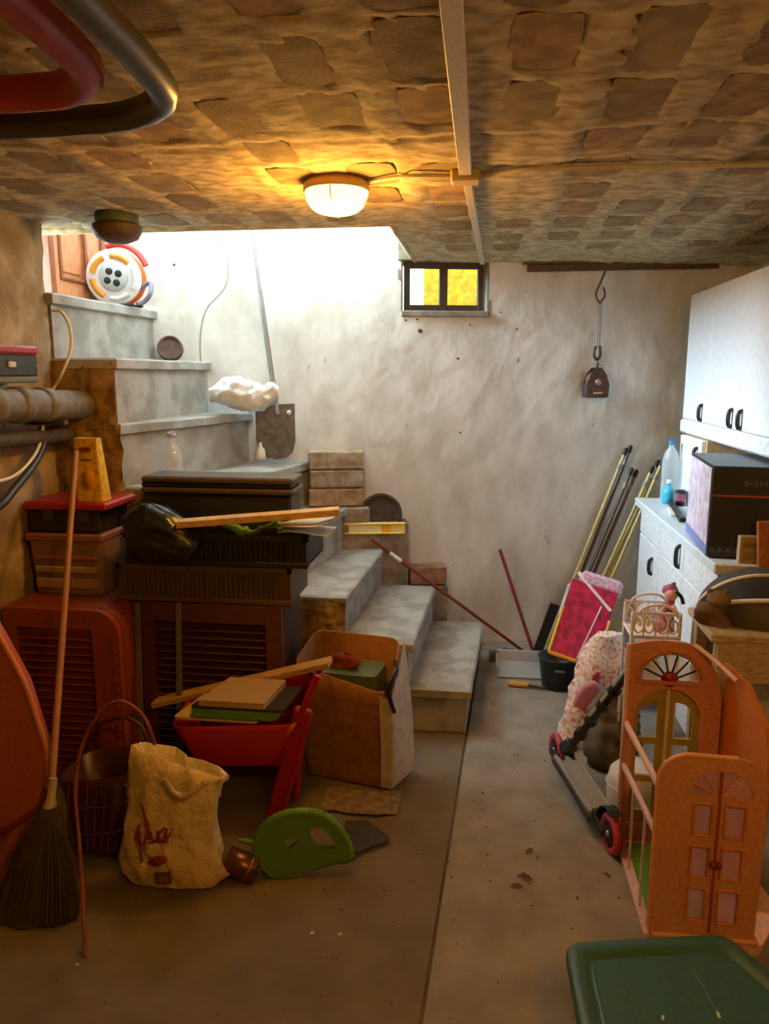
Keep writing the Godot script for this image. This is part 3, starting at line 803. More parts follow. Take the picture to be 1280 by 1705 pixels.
	st = mb(); bar(st, yl.lerp(yr, 0.67), yl.lerp(yr, 0.8), 0.031, 0.051); obj("orange_band", st, mk("e0a428", 0.45), t)
	st = mb(); bar(st, yl.lerp(yr, 0.8), yr, 0.03, 0.05); obj("yellow_end", st, mk("e8d88a", 0.45), t)
	st = mb()
	for y in [-0.025, 0.025]: bar(st, yl + Vector3(0, y, 0.004), yr + Vector3(0, y, 0.004), 0.034, 0.008)
	obj("yellow_edge", st, mk("e3c33c", 0.45), t)

# ---------------------------------------------------------------- the left side
# a ring through corner points, rounded by r, at most as far as half a side
func qring(cs: Array, r: float, per = 6) -> PackedVector3Array:
	var out := PackedVector3Array()
	var n = cs.size()
	for i in n:
		var p = cs[i]; var a = cs[(i + n - 1) % n]; var b = cs[(i + 1) % n]
		var ra = minf(r, (a - p).length() * 0.48); var rb = minf(r, (b - p).length() * 0.48)
		var s = p + (a - p).normalized() * ra; var e = p + (b - p).normalized() * rb
		for k in per + 1:
			var t = float(k) / per
			out.append(s.lerp(p, t).lerp(p.lerp(e, t), t))
	return out

# an open tub with walls th thick between a lower and an upper four-cornered outline
func tub(st, low: Array, top: Array, r: float, th: float, floor_up = 0.01):
	var ml := Vector3.ZERO; var mt := Vector3.ZERO
	for k in low.size(): ml += low[k] / low.size(); mt += top[k] / top.size()
	var shrink = func(q, m):
		var o := []
		for p in q: o.append(m + (p - m) * (1.0 - th / maxf((p - m).length(), 0.01)))
		return o
	var il = shrink.call(low, ml); var it = shrink.call(top, mt)
	for k in il.size(): il[k] += (top[k] - low[k]).normalized() * floor_up
	loft(st, [qring(low, r), qring(top, r), qring(it, r * 0.9), qring(il, r * 0.9)], true, true)

func louvred(called, label, x0, x1, y1, z0, z1, m, m2, round_top):
	var t = thing(called, label, "cupboard", Vector3((x0 + x1) * 0.5, 0, (z0 + z1) * 0.5))
	var st = mb()
	var fw = 0.1 if round_top else 0.06
	var xf := Transform3D(Basis(), Vector3(x0, 0, z0 - 0.03))
	var outline = arch2(0, 0, x1 - x0, y1, 0.09, false, true) if round_top else rect2(0, 0, x1 - x0, y1)
	panel(st, outline, [rect2(0.05, 0.06, x1 - x0 - fw, y1 - 0.07)], 0.03, xf)
	obj("front_frame", st, m, t)
	st = mb()
	panel(st, outline, [], z0 - 0.035 - z1, Transform3D(Basis(), Vector3(x0, 0, z1)))
	obj("cupboard_body", st, m2, t)
	var n = int((y1 - 0.15) / 0.0285)
	for k in n:
		st = mb()
		var y = 0.075 + 0.0285 * k
		box(st, Vector3((x0 + 0.05 + x1 - fw) * 0.5, y, z0 - 0.016), Vector3(x1 - x0 - 0.05 - fw, 0.007, 0.03), 0.002, Basis(Vector3.RIGHT, -0.6))
		obj("slat", st, m, t)
	if round_top:
		for k in 14:
			st = mb(); box(st, Vector3(x1 - 0.022, 0.1 + 0.036 * k, z0 + 0.002), Vector3(0.02, 0.02, 0.008), 0.003); obj("notch", st, m2, t)
	return t

func crate(label, x0, x1, y0, y1, z0, z1, m):
	var t = thing("ribbed_crate", label, "crate", Vector3((x0 + x1) * 0.5, y0, (z0 + z1) * 0.5), "ribbed crates stacked left of the stairs")
	var st = mb()
	span(st, Vector3(x0 + 0.01, y0, z1 + 0.01), Vector3(x1 - 0.01, y0 + 0.012, z0 - 0.01), 0.003)
	span(st, Vector3(x0 + 0.008, y0, z0 - 0.014), Vector3(x1 - 0.008, y1 - 0.02, z0 - 0.01), 0.001)
	span(st, Vector3(x0 + 0.008, y0, z1 + 0.01), Vector3(x1 - 0.008, y1 - 0.02, z1 + 0.014), 0.001)
	span(st, Vector3(x0 + 0.01, y0, z1 + 0.012), Vector3(x0 + 0.014, y1 - 0.02, z0 - 0.012), 0.001)
	span(st, Vector3(x1 - 0.014, y0, z1 + 0.012), Vector3(x1 - 0.01, y1 - 0.02, z0 - 0.012), 0.001)
	obj("crate_wall", st, m, t)
	st = mb()
	for z in [z0, z1 + 0.022]: span(st, Vector3(x0, y1 - 0.026, z - 0.022), Vector3(x1, y1, z), 0.004)
	for x in [x0, x1 - 0.022]: span(st, Vector3(x, y1 - 0.026, z1), Vector3(x + 0.022, y1, z0), 0.004)
	obj("rim", st, m, t)
	st = mb(); span(st, Vector3(x0 + 0.002, y0, z0 - 0.014), Vector3(x1 - 0.002, y0 + 0.02, z0 + 0.001), 0.003); obj("foot_rail", st, m, t)
	var n = int((x1 - x0 - 0.06) / 0.0185)
	for k in n:
		st = mb(); var x = x0 + 0.03 + 0.0185 * k
		span(st, Vector3(x, y0 + 0.018, z0 - 0.012), Vector3(x + 0.008, y1 - 0.024, z0 - 0.001), 0.002); obj("rib", st, m, t)
	return t

func build_left_clutter():
	var b0 := Basis()
	var st = mb()
	louvred("louvred_cupboard", "orange brown louvred cupboard with a rounded corner at the left wall", -1.7, -1.265, 0.678, -2.4, -2.84, mk("98421c", 0.45, T.grain, 2.0), mk("8a3a18", 0.5, T.grain, 2.0), true)
	louvred("louvred_cupboard", "dark red brown louvred cupboard under the ribbed crates", -1.255, -0.715, 0.67, -2.55, -2.83, mk("5e2f22", 0.6, T.wood, Vector3(2, 9, 9)), mk("4a251b", 0.65, T.wood, Vector3(2, 9, 9)), false)
	# two loose metal strips
	var steel := mk("6e6a60", 0.5, T.grain, 4.0, null, 0.5, 0.4)
	st = mb(); bar(st, Vector3(-1.21, 0.0, -2.4), Vector3(-1.255, 0.672, -2.535), 0.022, 0.004, Vector3.BACK); solo("metal_strip", st, steel, Vector3(-1.21, 0, -2.4), "longer grey metal strip leaning on the dark louvred cupboard", "strip")
	st = mb(); bar(st, Vector3(-1.075, 0.0, -2.42), Vector3(-1.095, 0.679, -2.535), 0.022, 0.004, Vector3.BACK); solo("metal_strip", st, steel, Vector3(-1.075, 0, -2.42), "grey metal strip leaning on the louvres right of the longer strip", "strip")
	# boxes on the orange cupboard
	var t = thing("storage_box", "dusty grey pink box with pale stripes on the orange cupboard", "box", Vector3(-1.54, 0.678, -2.68))
	st = mb(); loft(st, [qring([Vector3(-1.675, 0.68, -2.58), Vector3(-1.41, 0.68, -2.58), Vector3(-1.41, 0.68, -2.8), Vector3(-1.675, 0.68, -2.8)], 0.02), qring([Vector3(-1.69, 0.885, -2.57), Vector3(-1.395, 0.885, -2.57), Vector3(-1.395, 0.885, -2.81), Vector3(-1.69, 0.885, -2.81)], 0.02)]); obj("box_body", st, mk("8b6a55", 0.6, T.grain, 3.0), t)
	st = mb(); span(st, Vector3(-1.7, 0.883, -2.815), Vector3(-1.39, 0.915, -2.562), 0.008); obj("lid", st, mk("8c5a56", 0.55, T.grain, 3.0), t)
	for q in [[0.705, 0.745, "9c8460"], [0.765, 0.79, "a08d6c"], [0.812, 0.83, "8e5148"]]:
		st = mb(); span(st, Vector3(-1.665, q[0], -2.585), Vector3(-1.42, q[1], -2.563), 0.004); obj("stripe_band", st, mk(q[2], 0.6), t)
	t = thing("tool_box", "black tool box with red lid on the dusty grey pink box", "tool box", Vector3(-1.54, 0.916, -2.68))
	st = mb(); span(st, Vector3(-1.685, 0.916, -2.8), Vector3(-1.4, 1.005, -2.575), 0.01); obj("box_body", st, mk("24201c", 0.5, T.grain, 3.0), t)
	st = mb(); span(st, Vector3(-1.695, 1.003, -2.81), Vector3(-1.365, 1.034, -2.56), 0.008); obj("lid", st, mk("9c2018", 0.45), t)
	for x in [-1.6, -1.46]:
		st = mb(); span(st, Vector3(x - 0.02, 0.96, -2.577), Vector3(x + 0.02, 1.006, -2.566), 0.003); obj("latch", st, mk("3a342c", 0.4), t)
	# yellow packet
	t = thing("yellow_packet", "tall yellow packet standing on the red tool box lid", "packet", Vector3(-1.46, 1.034, -2.64))
	st = mb()
	loft(st, [qring([Vector3(-1.5, 1.034, -2.6), Vector3(-1.395, 1.034, -2.6), Vector3(-1.395, 1.034, -2.67), Vector3(-1.5, 1.034, -2.67)], 0.008), qring([Vector3(-1.51, 1.265, -2.625), Vector3(-1.42, 1.265, -2.625), Vector3(-1.42, 1.265, -2.665), Vector3(-1.51, 1.265, -2.665)], 0.006)])
	obj("packet_body", st, mk("e0b418", 0.5, T.blotch, 5.0), t)
	for q in [[1.225, 0.016, "7a2c12"], [1.185, 0.007, "7a3a12"], [1.172, 0.005, "8a4a18"]]:
		st = mb(); box(st, Vector3(-1.463, q[0], -2.618), Vector3(0.044, q[1], 0.006), 0.001, Basis(Vector3.RIGHT, -0.1)); obj("printed_mark", st, mk(q[2], 0.5), t)
	st = mb(); lathe(st, [Vector2(0.0005, 0.004), Vector2(0.03, 0.003), Vector2(0.031, 0.0)], Vector3(-1.452, 1.115, -2.608), 20, Basis(Vector3.RIGHT, 1.46) * Basis.from_scale(Vector3(0.8, 1, 1.2))); obj("printed_mark", st, mk("d88a28", 0.5), t)
	# crates
	crate("brown ribbed crate under the black crate, left of the stairs", -1.345, -0.675, 0.672, 0.815, -2.56, -2.84, mk("5c4522", 0.55, T.grain, 3.0))
	crate("black ribbed crate standing on the brown crate", -1.3, -0.61, 0.817, 0.937, -2.545, -2.84, mk("24241f", 0.5, T.grain, 3.0))
	t = thing("flat_box", "flat black box with a double ledge lying inside the black crate", "box", Vector3(-1.0, 0.83, -2.75))
	var bk := mk("26231f", 0.35, T.grain, 2.0)
	st = mb(); span(st, Vector3(-1.275, 0.83, -2.815), Vector3(-0.7, 1.06, -2.665), 0.01); obj("box_body", st, bk, t)
	st = mb(); span(st, Vector3(-1.275, 1.06, -2.825), Vector3(-0.69, 1.082, -2.655), 0.01); obj("ledge", st, mk("4a4236", 0.35, T.grain, 2.0), t)
	st = mb(); span(st, Vector3(-1.275, 1.082, -2.815), Vector3(-0.7, 1.1, -2.665), 0.008); obj("ledge", st, bk, t)
	st = mb(); span(st, Vector3(-1.27, 1.1, -2.825), Vector3(-0.69, 1.124, -2.655), 0.01); obj("lid", st, mk("4f4638", 0.35, T.grain, 2.0), t)
	# black sack
	st = mb()
	var c := Vector3(-1.155, 0.927, -2.5)
	var rings := []
	for k in 15:
		var u = k / 14.0
		rings.append(ring(c + Vector3(0.01 * sin(u * 5.0) + (0.03 - 0.05 * u), -0.085 + 0.2 * u, -0.02 - 0.02 * u), 0.14 * pow(sin(PI * (0.12 + 0.87 * u)), 0.5), 0.075 * pow(sin(PI * (0.12 + 0.87 * u)), 0.5), 2.3, 32, 0.0, 0.016))
	loft(st, rings)
	solo("black_sack", st, mk("1d2226", 0.3, null, 1.0, T.crease, 0.7), c - Vector3(0, 0.085, 0), "shiny black plastic sack hanging over the rim of the black crate", "sack")
	var pale_wood := mk("c9a86a", 0.6, T.wood, Vector3(2.0, 14, 14))
	st = mb(); bar(st, Vector3(-1.067, 0.979, -2.5), Vector3(-0.506, 1.02, -2.6), 0.07, 0.024)
	solo("wooden_plank", st, pale_wood, Vector3(-0.789, 0.989, -2.55), "pale wooden plank lying across the black ribbed crate", "plank")
	st = mb()
	sheet(st, func(a, d): return Vector3(lerpf(-0.98, -0.7, a), 0.952 + 0.022 * noise.get_noise_2d(a * 9.0, d * 9.0) + 0.016 * sin(a * 9.0), lerpf(-2.53, -2.64, d)), 30, 12, Vector3.UP)
	solo("green_net", st, mk("7aa632", 0.7, T.fleck, 6.0), Vector3(-0.85, 0.95, -2.58), "crumpled green leaf bag below the wooden plank in the crate", "bag")
	t = thing("magazine", "white folded magazine sticking out of the black crate", "magazine", Vector3(-0.66, 0.94, -2.55))
	for k in 2:
		st = mb()
		sheet(st, func(a, d): return Vector3(lerpf(-0.72, -0.535, a), 0.948 + 0.012 * k + 0.03 * a * k + 0.006 * sin(a * 5.0 + k), lerpf(-2.53, -2.7, d)), 12, 6, Vector3.UP)
		obj("page", st, mk("e3ddd0", 0.6, T.fleck, 9.0), t)
	# broom
	var bt := Vector3(-1.216, 0, -1.744)
	t = thing("broom", "old broom with a pale wooden handle leaning at the left", "broom", bt)
	var fer := Vector3(-1.21, 0.288, -1.84)
	st = mb(); tube(st, [Vector3(-1.457, 1.224, -2.545), fer], 0.0105, 12); obj("handle", st, mk("b07a48", 0.5, T.wood, Vector3(14, 3, 14)), t)
	var dn = (bt - fer).normalized()
	st = mb(); tube(st, [fer - dn * 0.07, fer - dn * 0.02, fer + dn * 0.0, fer + dn * 0.012], [0.012, 0.012, 0.018, 0.02], 14); obj("ferrule", st, mk("b5a682", 0.4, T.grain, 5.0), t)
	var bm := mk("4a3c20", 0.9, T.wood, Vector3(30, 4, 30), T.fine, 1.0)
	st = mb()
	rings = []
	for k in 9:
		var u = k / 8.0
		rings.append(ring((fer + dn * 0.01).lerp(bt, u) + Vector3(0, 0.004, 0), lerpf(0.022, 0.12, pow(u, 0.8)), lerpf(0.02, 0.05, u), 2.2, 48, 0.15, 0.012 * u))
	loft(st, rings); obj("bristles", st, bm, t)
	st = mb()
	rng.seed = 3
	for k in 150:
		var a = rng.randf() * TAU; var r0 = 0.9 + rng.randf() * 0.15
		var e1 = bt + Vector3(cos(a) * 0.125 * r0, 0.006 + rng.randf() * 0.02, sin(a) * 0.055 * r0); var s1 = fer + dn * 0.02 + Vector3(cos(a) * 0.02, 0, sin(a) * 0.02)
		tube(st, [s1, s1.lerp(e1, 0.5) + Vector3(cos(a) * 0.018, 0, sin(a) * 0.01), e1], 0.0016, 4)
	var strands = obj("strands", st, bm, t); strands.set_meta("kind", "stuff")
	# orange plastic slide at the edge of the picture
	t = thing("plastic_slide", "orange moulded plastic slide leaning behind the broom", "slide", Vector3(-1.42, 0, -1.95))
	var om := mk("b0552a", 0.4, T.grain, 2.0)
	var pz = -1.93
	var q2 := func(px): return px
	var outl := [Vector3(-1.582, 0.958, -2), Vector3(-1.481, 0.814, -2), Vector3(-1.414, 0.719, -1.98), Vector3(-1.339, 0.598, -1.96), Vector3(-1.264, 0.377, -1.93), Vector3(-1.265, 0.289, -1.92), Vector3(-1.292, 0.225, -1.91), Vector3(-1.421, 0.139, -1.9), Vector3(-1.606, 0.075, -1.9)]
	var r1 := PackedVector3Array(); var r2 := PackedVector3Array()
	for p in outl:
		r1.append(p + Vector3(0, 0, 0.0)); r2.append(p + Vector3(0, 0, -0.035))
	st = mb(); loft(st, [r1, r2], true, true, -1); obj("slide_bed", st, om, t)
	st = mb(); tube(st, curve([outl[0], outl[1], outl[2], outl[3], outl[4], outl[5]], 30), 0.009, 10); obj("rim", st, mk("c67c52", 0.35), t)
	st = mb(); tube(st, curve([outl[5], outl[6], outl[7], outl[8]], 20), 0.012, 10); obj("red_seam", st, mk("7c1f1c", 0.4), t)
	var lowp := [Vector3(-1.607, 0.07, -1.9), Vector3(-1.422, 0.131, -1.9), Vector3(-1.282, 0.226, -1.9), Vector3(-1.336, 0.082, -1.88), Vector3(-1.377, 0.005, -1.83), Vector3(-1.559, -0.045, -1.82)]
	r1 = PackedVector3Array(); r2 = PackedVector3Array()
	for p in lowp:
		p.y = maxf(p.y, 0.003); r1.append(p); r2.append(p + Vector3(-0.02, 0, -0.12))
	st = mb(); loft(st, [r1, r2], true, true, -1); obj("foot", st, mk("a65a26", 0.5, T.stain, 6.0), t)
	# purple basket
	c = Vector3(-1.165, 0, -2.1)
	t = thing("purple_basket", "dark purple ribbed plastic basket between the broom and the cream bag", "basket", c)
	st = mb()
	tub(st, [c + Vector3(-0.1, 0.012, 0.09), c + Vector3(0.09, 0.012, 0.09), c + Vector3(0.09, 0.012, -0.09), c + Vector3(-0.1, 0.012, -0.09)], [c + Vector3(-0.14, 0.255, 0.11), c + Vector3(0.13, 0.3, 0.11), c + Vector3(0.13, 0.3, -0.11), c + Vector3(-0.14, 0.255, -0.11)], 0.08, 0.008)
	obj("basket_body", st, mk("43202c", 0.4, T.grain, 4.0), t)
	var rib := mk("6a3440", 0.4)
	for k in 8:
		st = mb(); var x = -0.11 + 0.028 * k
		tube(st, curve([c + Vector3(x * 0.8, 0.03, 0.094), c + Vector3(x * 1.0 + 0.02, 0.14, 0.104), c + Vector3(x * 1.1 + 0.045, 0.265 + 0.1 * x, 0.113)], 8), 0.005, 6); obj("rib", st, rib, t)
	for y in [0.08, 0.17]:
		st = mb(); tube(st, curve([c + Vector3(-0.118, y - 0.02, 0.05), c + Vector3(-0.08, y, 0.1), c + Vector3(0.08, y + 0.03, 0.102), c + Vector3(0.115, y + 0.04, 0.05)], 16), 0.005, 6); obj("band", st, rib, t)
	st = mb(); tube(st, curve([c + Vector3(-0.12, 0.27, -0.06), c + Vector3(-0.07, 0.36, -0.07), c + Vector3(0.02, 0.4, -0.07), c + Vector3(0.09, 0.37, -0.06), c + Vector3(0.115, 0.3, -0.05)], 20), 0.006, 8); obj("handle", st, mk("4a2430", 0.4), t)
	# bent cane
	st = mb()
	tube(st, curve([Vector3(-1, 0.004, -1.613), Vector3(-1.065, 0.11, -1.73), Vector3(-1.106, 0.224, -1.8), Vector3(-1.142, 0.33, -1.86), Vector3(-1.132, 0.447, -1.9), Vector3(-1.077, 0.544, -1.92), Vector3(-1.016, 0.575, -1.92), Vector3(-0.953, 0.535, -1.92), Vector3(-0.922, 0.448, -1.92)], 60), 0.0055, 8)
	solo("bent_cane", st, mk("8a4428", 0.5, T.wood, 6.0), Vector3(-1.003, 0, -1.617), "thin red brown cane bent into a hook before the purple basket", "cane")
	build_barrow()
	build_cream_bag()
	build_paper_bag()

func build_barrow():
	var red := mk("a01018", 0.35)
	var t = thing("toy_wheelbarrow", "red plastic toy wheelbarrow loaded with trays behind the cream bag", "wheelbarrow", Vector3(-0.85, 0, -2.38))
	var st = mb()
	tub(st, [Vector3(-0.954, 0.183, -2.28), Vector3(-0.648, 0.205, -2.28), Vector3(-0.686, 0.165, -2.5), Vector3(-0.996, 0.144, -2.5)], [Vector3(-1.012, 0.347, -2.22), Vector3(-0.572, 0.384, -2.22), Vector3(-0.583, 0.451, -2.54), Vector3(-1.06, 0.336, -2.54)], 0.05, 0.012)
	obj("tray", st, red, t)
	st = mb(); bar(st, Vector3(-0.562, 0.429, -2.25), Vector3(-0.683, 0.004, -2.296), 0.03, 0.062, Vector3.RIGHT, 0.008); obj("leg", st, red, t)
	st = mb(); bar(st, Vector3(-0.603, 0.356, -2.45), Vector3(-0.641, 0.004, -2.414), 0.035, 0.02, Vector3.RIGHT, 0.006); obj("leg", st, red, t)
	st = mb(); tube(st, [Vector3(-0.665, 0.21, -2.28), Vector3(-0.572, 0.412, -2.24), Vector3(-0.511, 0.549, -2.24)], 0.011, 10); obj("handle", st, red, t)
	st = mb(); tube(st, [Vector3(-0.691, 0.165, -2.5), Vector3(-0.604, 0.38, -2.5), Vector3(-0.561, 0.47, -2.52)], 0.011, 10); obj("handle", st, red, t)
	var wc := Vector3(-1.02, 0.075, -2.4)
	st = mb(); lathe(st, [Vector2(0.015, -0.02), Vector2(0.06, -0.022), Vector2(0.075, -0.012), Vector2(0.075, 0.012), Vector2(0.06, 0.022), Vector2(0.015, 0.02)], wc, 28, Basis(Vector3.RIGHT, PI / 2)); obj("wheel", st, mk("1c1a18", 0.6), t)
	for s in [-1, 1]:
		st = mb(); bar(st, wc + Vector3(0, 0, 0.032 * s), Vector3(-0.93, 0.15, -2.39 + 0.06 * s), 0.018, 0.018); obj("fork", st, red, t)
	# what lies in it
	var lay = func(called, label, cat, y, px0, px1, h, m, d, r):
		var s2 = mb(); var zf = -2.235
		var x0 = px0; var x1 = px1
		loft(s2, [qring([Vector3(x0, y, zf), Vector3(x1, y, zf), Vector3(x1 + 0.02, y, zf - d), Vector3(x0 + 0.04, y, zf - d)], r), qring([Vector3(x0, y + h, zf), Vector3(x1, y + h, zf), Vector3(x1 + 0.02, y + h, zf - d), Vector3(x0 + 0.04, y + h, zf - d)], r)], true, true, -1)
		solo(called, s2, m, Vector3((x0 + x1) * 0.5, y, zf - d * 0.5), label, cat)
	lay.call("pale_tray", "thin pale tray lowest in the red wheelbarrow", "tray", 0.372, -1.006, -0.717, 0.008, mk("b9a47c", 0.5), 0.2, 0.02)
	lay.call("green_tray", "bright green tray lying in the red wheelbarrow", "tray", 0.384, -0.949, -0.656, 0.03, mk("5a8a24", 0.4), 0.2, 0.03)
	lay.call("dark_folder", "dark folder between the green tray and the papers", "folder", 0.415, -0.941, -0.631, 0.008, mk("2a2620", 0.5), 0.2, 0.01)
	lay.call("paper_pile", "beige papers with red print on top in the red wheelbarrow", "papers", 0.424, -0.915, -0.691, 0.02, mk("b49a7c", 0.7, T.fleck, 8.0), 0.2, 0.004)
	st = mb(); bar(st, Vector3(-1.186, 0.303, -2.49), Vector3(-0.523, 0.497, -2.49), 0.07, 0.02)
	solo("wooden_board", st, mk("c4a068", 0.6, T.wood, Vector3(2.0, 14, 14)), Vector3(-0.826, 0.433, -2.4), "pale wooden board resting slantwise on the red wheelbarrow", "board")

func build_cream_bag():
	var c := Vector3(-0.905, 0, -1.95)
	var t = thing("shopping_bag", "crumpled cream shopping bag with red script standing on the floor", "shopping bag", c)
	var spec := [[0.004, -0.892, 0.135, 0.05], [0.03, -0.895, 0.148, 0.062], [0.08, -0.9, 0.142, 0.066], [0.14, -0.905, 0.13, 0.066], [0.2, -0.9, 0.124, 0.064], [0.26, -0.89, 0.128, 0.06], [0.32, -0.878, 0.135, 0.055], [0.36, -0.87, 0.138, 0.045], [0.395, -0.868, 0.14, 0.03]]
	var rings := []
	for i in spec.size():
		var q = spec[i]
		var r = ring(Vector3(q[1], q[0], c.z), q[2], q[3], 3.4, 64, 0.06, 0.022 if i > 0 else 0.004)
		if i > 4:
			for k in r.size(): r[k].y += (r[k].x + 0.87) * -0.3 * (i - 4) / 4.0
		rings.append(r)
	var inner := PackedVector3Array(); var inner2 := PackedVector3Array()
	for p in rings[-1]:
		inner.append(Vector3(-0.868, p.y, c.z) + (p - Vector3(-0.868, p.y, c.z)) * 0.94); inner2.append(Vector3(-0.868, p.y - 0.07, c.z) + (p - Vector3(-0.868, p.y, c.z)) * 0.85)
	rings.append(inner); rings.append(inner2)
	var st = mb(); loft(st, rings, true, true)
	obj("bag_body", st, mk("e2cf9c", 0.75, T.plaster, 4.0, T.crease, 1.2), t)
	var zf = -1.871
	var redm := mk("8e2a1c", 0.6)
	# the script, drawn as strokes of print
	st = mb()
	var P := func(px, py): return Vector3(-0.905 + (px - 287.0) * 0.00153, (1470.0 - py) * 0.00170, zf)
	for s in [[[258, 1298], [262, 1318], [268, 1345], [270, 1366]], [[252, 1340], [244, 1362], [250, 1376], [262, 1368], [268, 1350]], [[250, 1352], [251, 1390], [252, 1408]], [[272, 1352], [276, 1366], [284, 1364], [288, 1348]], [[288, 1350], [292, 1366], [300, 1360], [304, 1345], [298, 1342], [292, 1352]], [[305, 1342], [303, 1362], [312, 1350]], [[268, 1372], [285, 1368], [306, 1366]]]:
		var pts := []
		for p in s: pts.append(P.call(p[0], p[1]))
		tube(st, curve(pts, 14), 0.0032, 6)
	obj("script_print", st, redm, t)
	st = mb(); lathe(st, [Vector2(0.0005, 0.003), Vector2(0.027, 0.003), Vector2(0.028, -0.004)], P.call(283, 1405), 24, Basis(Vector3.BACK, 0.25) * Basis(Vector3.RIGHT, PI / 2) * Basis.from_scale(Vector3(1, 1, 0.5))); obj("oval_print", st, mk("8a2c1e", 0.6), t)
	st = mb(); box(st, P.call(293, 1436) + Vector3(0, 0, 0.002), Vector3(0.048, 0.036, 0.006), 0.001, Basis(Vector3.BACK, 0.15)); obj("stamp_print", st, mk("5a3a2c", 0.7), t)
	st = mb(); box(st, P.call(293, 1436) + Vector3(0, 0, 0.003), Vector3(0.03, 0.02, 0.006), 0.001, Basis(Vector3.BACK, 0.15)); obj("stamp_print", st, mk("7c5a48", 0.7), t)
	st = mb()
	tube(st, curve([Vector3(-0.875, 0.375, zf + 0.004), Vector3(-0.85, 0.34, zf + 0.008), Vector3(-0.82, 0.325, zf + 0.009), Vector3(-0.785, 0.345, zf + 0.004), Vector3(-0.76, 0.365, zf - 0.01)], 20), 0.008, 8)
	obj("bag_handle", st, mk("b39c6a", 0.7), t)

func build_paper_bag():
	var FL := Vector3(-0.665, 0.003, -2.6); var FR := Vector3(-0.315, 0.003, -2.52); var BR := Vector3(-0.249, 0.003, -2.66); var BL := Vector3(-0.6, 0.003, -2.78)
	var tFL := Vector3(-0.682, 0.452, -2.56); var tFR := Vector3(-0.313, 0.378, -2.49); var tBR := Vector3(-0.297, 0.515, -2.72); var tBL := Vector3(-0.647, 0.505, -2.8)
	var t = thing("paper_bag", "large brown paper bag with a white printed side beside the lowest stairs", "paper bag", (FL + BR) * 0.5)
	var brown := mk("9a6a3c", 0.85, T.plaster, 3.0, T.crease, 0.5)
	var mids := []
	var st = mb()
	var mix := func(a, b2, u): return a.lerp(b2, u)
	var low := [FL, FR, BR, BL]; var top := [tFL, tFR, tBR, tBL]
	var rings := []
	for k in 7:
		var cs := []
		for i in 4:
			var p = low[i].lerp(top[i], k / 6.0); var cc = (FL + BR) * 0.5; cc.y = p.y
			cs.append(p + (p - cc) * 0.05 * sin(PI * k / 6.0))
		var r = qring(cs, 0.06, 8)
		for i in r.size(): r[i] += Vector3(0.01, 0, 0.01) * noise.get_noise_3dv(r[i] * 9.0)
		rings.append(r)
	var inner := PackedVector3Array(); var mt = (tFL + tFR + tBR + tBL) * 0.25
	for p in rings[-1]: inner.append(p + (mt - p).normalized() * 0.006)
	rings.append(inner)
	var deep := PackedVector3Array(); var mm = (FL + FR + BR + BL) * 0.25
	for p in rings[0]: deep.append(p + (mm - p).normalized() * 0.01 + Vector3(0, 0.01, 0))
	rings.append(deep)
	loft(st, rings, true, true); obj("bag_body", st, brown, t)
	# the white printed side
	st = mb()
	var out_n = Vector3(0.9, 0.1, 0.4)
	sheet(st, func(a, v):
		var lo = FL.lerp(FR, 0.88).lerp(FR, minf(a * 4.0, 1.0)) if a < 0.25 else FR.lerp(BR, (a - 0.25) / 0.75)
		var hi = tFL.lerp(tFR, 0.88).lerp(tFR, a * 4.0) if a < 0.25 else tFR.lerp(tBR, (a - 0.25) / 0.75)
		var p = lo.lerp(hi, lerpf(0.03, 0.99, v)); var cc = mm; cc.y = p.y
		return p + (p - cc) * 0.05 * sin(PI * v) + (p - cc).normalized() * 0.012 + Vector3(0, 0, 0.006), 24, 24, out_n)
	obj("white_side", st, mk("d2c8b6", 0.75, T.plaster, 3.0, T.crease, 0.6), t)
	st = mb()
	tube(st, curve([Vector3(-0.301, 0.476, -2.585), Vector3(-0.294, 0.451, -2.545), Vector3(-0.302, 0.433, -2.48), Vector3(-0.31, 0.407, -2.465), Vector3(-0.304, 0.368, -2.465), Vector3(-0.293, 0.325, -2.48)], 24), 0.0075, 6)
	tube(st, curve([Vector3(-0.294, 0.459, -2.56), Vector3(-0.307, 0.448, -2.475), Vector3(-0.32, 0.422, -2.462), Vector3(-0.32, 0.39, -2.462)], 16), 0.0055, 6)
	obj("bird_print", st, mk("241c18", 0.6), t)
	# things in the bag
	st = mb()
	loft(st, [qring([Vector3(-0.61, 0.3, -2.56), Vector3(-0.36, 0.3, -2.53), Vector3(-0.33, 0.3, -2.68), Vector3(-0.58, 0.3, -2.72)], 0.03), qring([Vector3(-0.615, 0.425, -2.57), Vector3(-0.37, 0.425, -2.54), Vector3(-0.345, 0.43, -2.68), Vector3(-0.58, 0.43, -2.72)], 0.03)])
	solo("green_tub", st, mk("4c5a2a", 0.4), Vector3(-0.47, 0.3, -2.62), "dark green lidded tub inside the brown paper bag", "tub")
	st = mb()
	var hp := []
	for k in 9: hp.append(ring(Vector3(-0.5, 0.431 + 0.0065 * k, -2.63), 0.055 * sqrt(1.0 - pow(k / 8.3, 2)), 0.04 * sqrt(1.0 - pow(k / 8.3, 2)), 2.2, 20, 0.0, 0.02))
	loft(st, hp); solo("red_cloth", st, mk("7c2c1a", 0.8, T.fleck, 6.0), Vector3(-0.5, 0.431, -2.63), "small red brown cloth on the green tub in the paper bag", "cloth")

